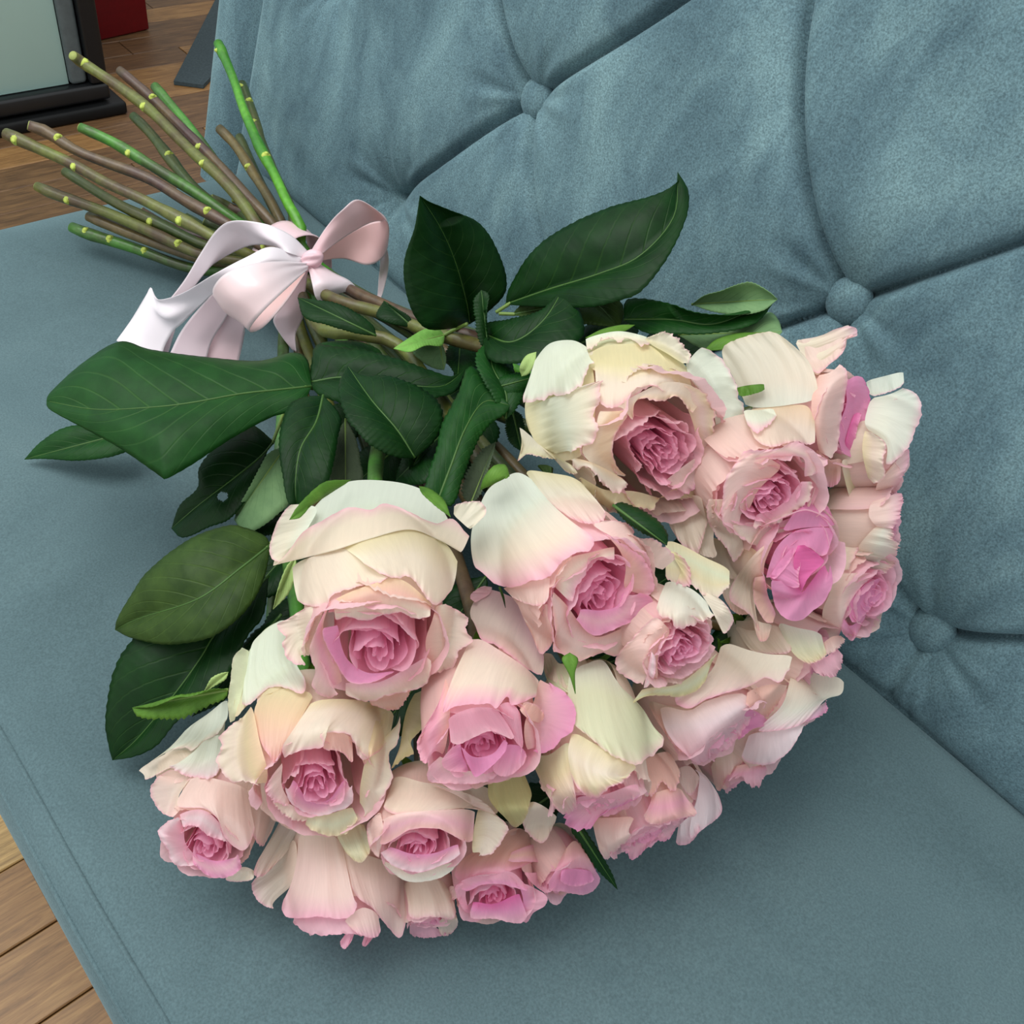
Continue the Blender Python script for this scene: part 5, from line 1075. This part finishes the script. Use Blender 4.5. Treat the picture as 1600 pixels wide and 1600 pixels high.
# small leaves and sepals between the blooms
leaf('R9', 'dark', (958, 790), (1042, 852), [(975, 786), (1018, 806), (1042, 832)], [(975, 812), (1000, 830), (1020, 840)], .205, .205, .0, -.003, None, .003, .8, nu=48, nv=11)
leaf('R15', 'dark', (900, 1290), (965, 1390), [(911, 1293), (936, 1330), (957, 1366)], [(893, 1298), (908, 1320), (931, 1356)], .075, .03, .003, .0, None, .004, .6, nu=48, nv=11)
leaf('R18', 'sepal', (890, 1020), (899, 1084), [(903, 1030), (898, 1052)], [(878, 1030), (890, 1055)], .175, .165, .0, .0, None, .002, .0, name='sepal', nu=30, nv=9, rib=False)
leaf('R2', 'paleSepal', (462, 870), (427, 952), [(448, 885), (436, 915)], [(462, 900), (452, 925), (440, 940)], .135, .115, .004, .0, None, .002, .4, name='sepal', nu=30, nv=9, rib=False)
leaf('R2', 'sepal', (548, 750), (452, 812), [(508, 753), (480, 775), (462, 795)], [(530, 762), (492, 784), (470, 808)], .183, .20, .003, .0, None, .006, .2, name='sepal', nu=30, nv=9, rib=False)
leaf('R2', 'sepal', (655, 760), (704, 808), [(672, 764), (694, 782)], [(660, 772), (682, 792)], .19, .20, .0, .0, None, .004, .2, name='sepal', nu=30, nv=9, rib=False)
leaf('R3', 'sepal', (750, 766), (796, 744), [(757, 745), (772, 728), (790, 727)], [(765, 758), (780, 744), (790, 748)], .185, .195, .004, .0, None, .003, .2, name='sepal', nu=30, nv=9, rib=False)
leaf('R1', 'paleSepal', (815, 588), (838, 550), [(812, 574), (822, 556)], [(826, 584), (836, 566)], .19, .205, .0, .0, None, .002, .0, name='sepal', nu=24, nv=9, rib=False)
leaf('R1', 'sepal', (915, 528), (992, 508), [(940, 515), (970, 508)], [(945, 525), (975, 518)], .205, .212, .0, .0, None, .003, .0, name='sepal', nu=24, nv=9, rib=False)
leaf('R4', 'sepal', (1100, 548), (1200, 522), [(1120, 530), (1160, 520)], [(1130, 546), (1170, 532)], .212, .225, .0, .0, None, .003, .0, name='sepal', nu=24, nv=9, rib=False)

# ------------------------------------------------------------------ ribbon bow
WHITE = s2l(246, 238, 242); RPINK = s2l(246, 214, 218); RSAL = s2l(242, 196, 190); RGREY = s2l(232, 212, 218)
bow = empty('ribbon_bow', tuple(at(480, 410, .07)), 'pale pink satin ribbon bow tied around the rose stems', 'ribbon')
def ribbon(name, rows, c0=RPINK, c1=None, nu=60, nv=18, crease=0.0):
    """rows: polylines of (px, py, height) running along the ribbon; the surface passes through all of them."""
    W = [resample(np.array([at(*p) for p in r_]), nu) for r_ in rows]
    P = across(W, nv)
    rng = np.random.default_rng(len(rows) * 31 + int(rows[0][0][0]))
    t = np.linspace(0, 1, nu)[:, None]; c = np.linspace(0, 1, nv)[None, :]
    if crease:
        nrm = np.cross(np.gradient(P, axis=0), np.gradient(P, axis=1)); nrm /= np.linalg.norm(nrm, axis=-1)[..., None] + 1e-9
        P = P + nrm * (crease * np.sin(c * 14 + 3 * t + rng.uniform(0, 6)) * np.exp(-t * 4))[..., None]
    c1 = c0 if c1 is None else c1
    col = lerp(c0, c1, np.broadcast_to(t, (nu, nv))[..., None])
    sel = np.broadcast_to(np.minimum(c, 1 - c) < 0.045, (nu, nv))
    col = np.where(sel[..., None], lerp(col, WHITE, .6), col)
    o = link(name, grid_mesh(name, P, col), bow, M_SATIN)
    md = o.modifiers.new('thickness', 'SOLIDIFY'); md.thickness = 0.0004; md.offset = 0
    return o
# right loop: out along its top, round the end, back underneath
ribbon('loop', [[(486, 392, .118), (512, 352, .142), (535, 328, .156), (558, 312, .160), (588, 328, .152), (604, 346, .140), (598, 343, .134), (570, 350, .126), (536, 370, .120), (492, 400, .114)],
                [(490, 398, .118), (518, 366, .136), (545, 344, .146), (575, 330, .148), (600, 338, .140), (608, 360, .126), (600, 376, .117), (572, 384, .110), (534, 390, .110), (494, 404, .112)],
                [(494, 404, .117), (522, 382, .126), (552, 362, .132), (582, 347, .134), (602, 349, .128), (607, 376, .112), (598, 402, .102), (574, 414, .098), (536, 404, .102), (496, 408, .110)]], RPINK, RSAL, 90, 16)
# left loop: from the knot to the left, rolled under, back as the salmon inside
ribbon('loop', [[(478, 410, .118), (440, 408, .138), (395, 412, .146), (352, 428, .140), (333, 452, .122), (340, 470, .104), (365, 470, .096), (420, 448, .104), (470, 420, .112)],
                [(480, 414, .117), (446, 420, .136), (404, 440, .142), (366, 462, .132), (350, 480, .114), (362, 494, .100), (390, 484, .096), (432, 454, .104), (472, 424, .112)],
                [(482, 420, .116), (462, 438, .130), (436, 462, .134), (408, 490, .126), (391, 512, .112), (394, 519, .104), (415, 508, .100), (448, 470, .106), (478, 426, .112)]], WHITE, RSAL, 90, 16, .0006)
# tail that arches over the stems on the far left
ribbon('tail', [[(482, 394, .118), (455, 368, .130), (415, 350, .136), (365, 345, .132), (338, 360, .118), (312, 398, .090), (285, 442, .062), (240, 498, .034), (205, 545, .016)],
                [(480, 400, .118), (450, 384, .128), (418, 372, .130), (384, 366, .120), (350, 386, .104), (325, 418, .082), (300, 452, .058), (262, 505, .030), (235, 550, .014)],
                [(476, 404, .117), (450, 395, .126), (425, 384, .122), (390, 384, .108), (350, 402, .092), (318, 425, .076), (300, 446, .060), (285, 480, .040), (262, 555, .012)]], WHITE, RGREY, 80, 16)
# broad white tail to the left with a notched end
ribbon('tail', [[(474, 404, .119), (425, 386, .130), (385, 402, .126), (335, 428, .108), (285, 458, .074), (246, 468, .056), (236, 449, .052), (228, 462, .048), (205, 500, .030), (182, 532, .022)],
                [(470, 412, .117), (420, 404, .128), (380, 422, .120), (338, 440, .100), (296, 470, .066), (258, 492, .050), (244, 490, .044), (236, 500, .038), (222, 526, .026), (208, 552, .016)],
                [(466, 416, .115), (412, 416, .124), (378, 436, .112), (342, 452, .090), (308, 482, .060), (284, 506, .044), (272, 516, .036), (264, 528, .030), (256, 545, .022), (250, 570, .012)]], WHITE, WHITE, 80, 16)
ribbon('tail', [[(400, 430, .120), (350, 446, .096), (316, 476, .066), (284, 516, .038), (262, 560, .014)],
                [(402, 440, .116), (360, 460, .090), (334, 492, .060), (308, 530, .034), (296, 570, .014)],
                [(404, 450, .112), (368, 472, .084), (350, 502, .056), (330, 536, .032), (318, 580, .012)]], RPINK, RGREY, 60, 14)
ribbon('tail', [[(352, 470, .085), (338, 488, .060), (322, 520, .034), (305, 580, .010)],
                [(372, 480, .082), (362, 498, .058), (350, 530, .034), (338, 580, .010)],
                [(396, 490, .080), (385, 506, .058), (380, 535, .032), (368, 585, .010)]], RGREY, RPINK, 50, 12)
# small flare right of the knot and the tail hanging below it
ribbon('tail', [[(490, 405, .112), (520, 425, .110), (545, 438, .106), (561, 453, .098)],
                [(487, 412, .114), (505, 436, .114), (520, 450, .108), (532, 458, .100)],
                [(482, 418, .114), (488, 445, .112), (492, 462, .106), (498, 472, .100)]], RPINK, WHITE, 50, 14, .001)
ribbon('tail', [[(482, 418, .108), (478, 450, .096), (474, 480, .084), (473, 498, .074), (462, 522, .062), (463, 550, .050)],
                [(474, 420, .107), (462, 455, .094), (452, 488, .080), (450, 506, .070), (452, 526, .058), (460, 548, .049)],
                [(466, 424, .105), (446, 462, .090), (430, 492, .074), (428, 505, .066), (442, 528, .054), (458, 548, .048)]], RPINK, RGREY, 50, 12)
ribbon('tail', [[(600, 372, .110), (607, 400, .090), (606, 425, .072), (598, 458, .052), (592, 470, .046)],
                [(596, 374, .108), (601, 402, .087), (599, 428, .068), (594, 458, .050), (590, 470, .045)],
                [(592, 392, .104), (594, 410, .083), (592, 432, .064), (590, 460, .048), (587, 472, .044)]], RGREY, RGREY, 40, 8)
# band round the stems and the knot over it
def band():
    c = at(452, 424, .052); d = at(520, 470, .06) - at(380, 370, .06); d /= np.linalg.norm(d)
    up = np.array([0, 0, 1.0]); up -= d * (up @ d); up /= np.linalg.norm(up); sd = np.cross(d, up)
    P = np.zeros((40, 9, 3))
    for i in range(40):
        a = 2 * math.pi * i / 40
        for j, w in enumerate(np.linspace(-0.014, 0.014, 9)):
            P[i, j] = c + d * w + (0.034 - 0.002 * math.cos(j * 1.3)) * sd * math.cos(a) + 0.040 * up * math.sin(a)
    col = np.broadcast_to(RPINK, P.shape)
    o = link('wrap', grid_mesh('wrap', P, col, closed_u=True), bow, M_SATIN)
    o.modifiers.new('thickness', 'SOLIDIFY').thickness = 0.0004
band()
def knot():
    c = at(486, 407, .117); bm = bmesh.new(); bmesh.ops.create_uvsphere(bm, u_segments=28, v_segments=16, radius=1)
    for v in bm.verts:
        x, y, z = v.co; f = 1 + 0.16 * math.sin(math.atan2(y, z) * 7 + 2 * x)
        q = c + RIGHT * (0.0095 * x) + (-DOWN) * (0.0072 * y * f + 0.003 * x) - FWD * (0.0065 * z * f); v.co = tuple(q)
    me = bpy.data.meshes.new('knot'); bm.to_mesh(me); bm.free(); me.polygons.foreach_set('use_smooth', [True] * len(me.polygons))
    a = me.color_attributes.new('Col', 'FLOAT_COLOR', 'POINT')
    for d in a.data: d.color = (*s2l(246, 208, 216), 1)
    link('knot', me, bow, M_SATIN)
knot()
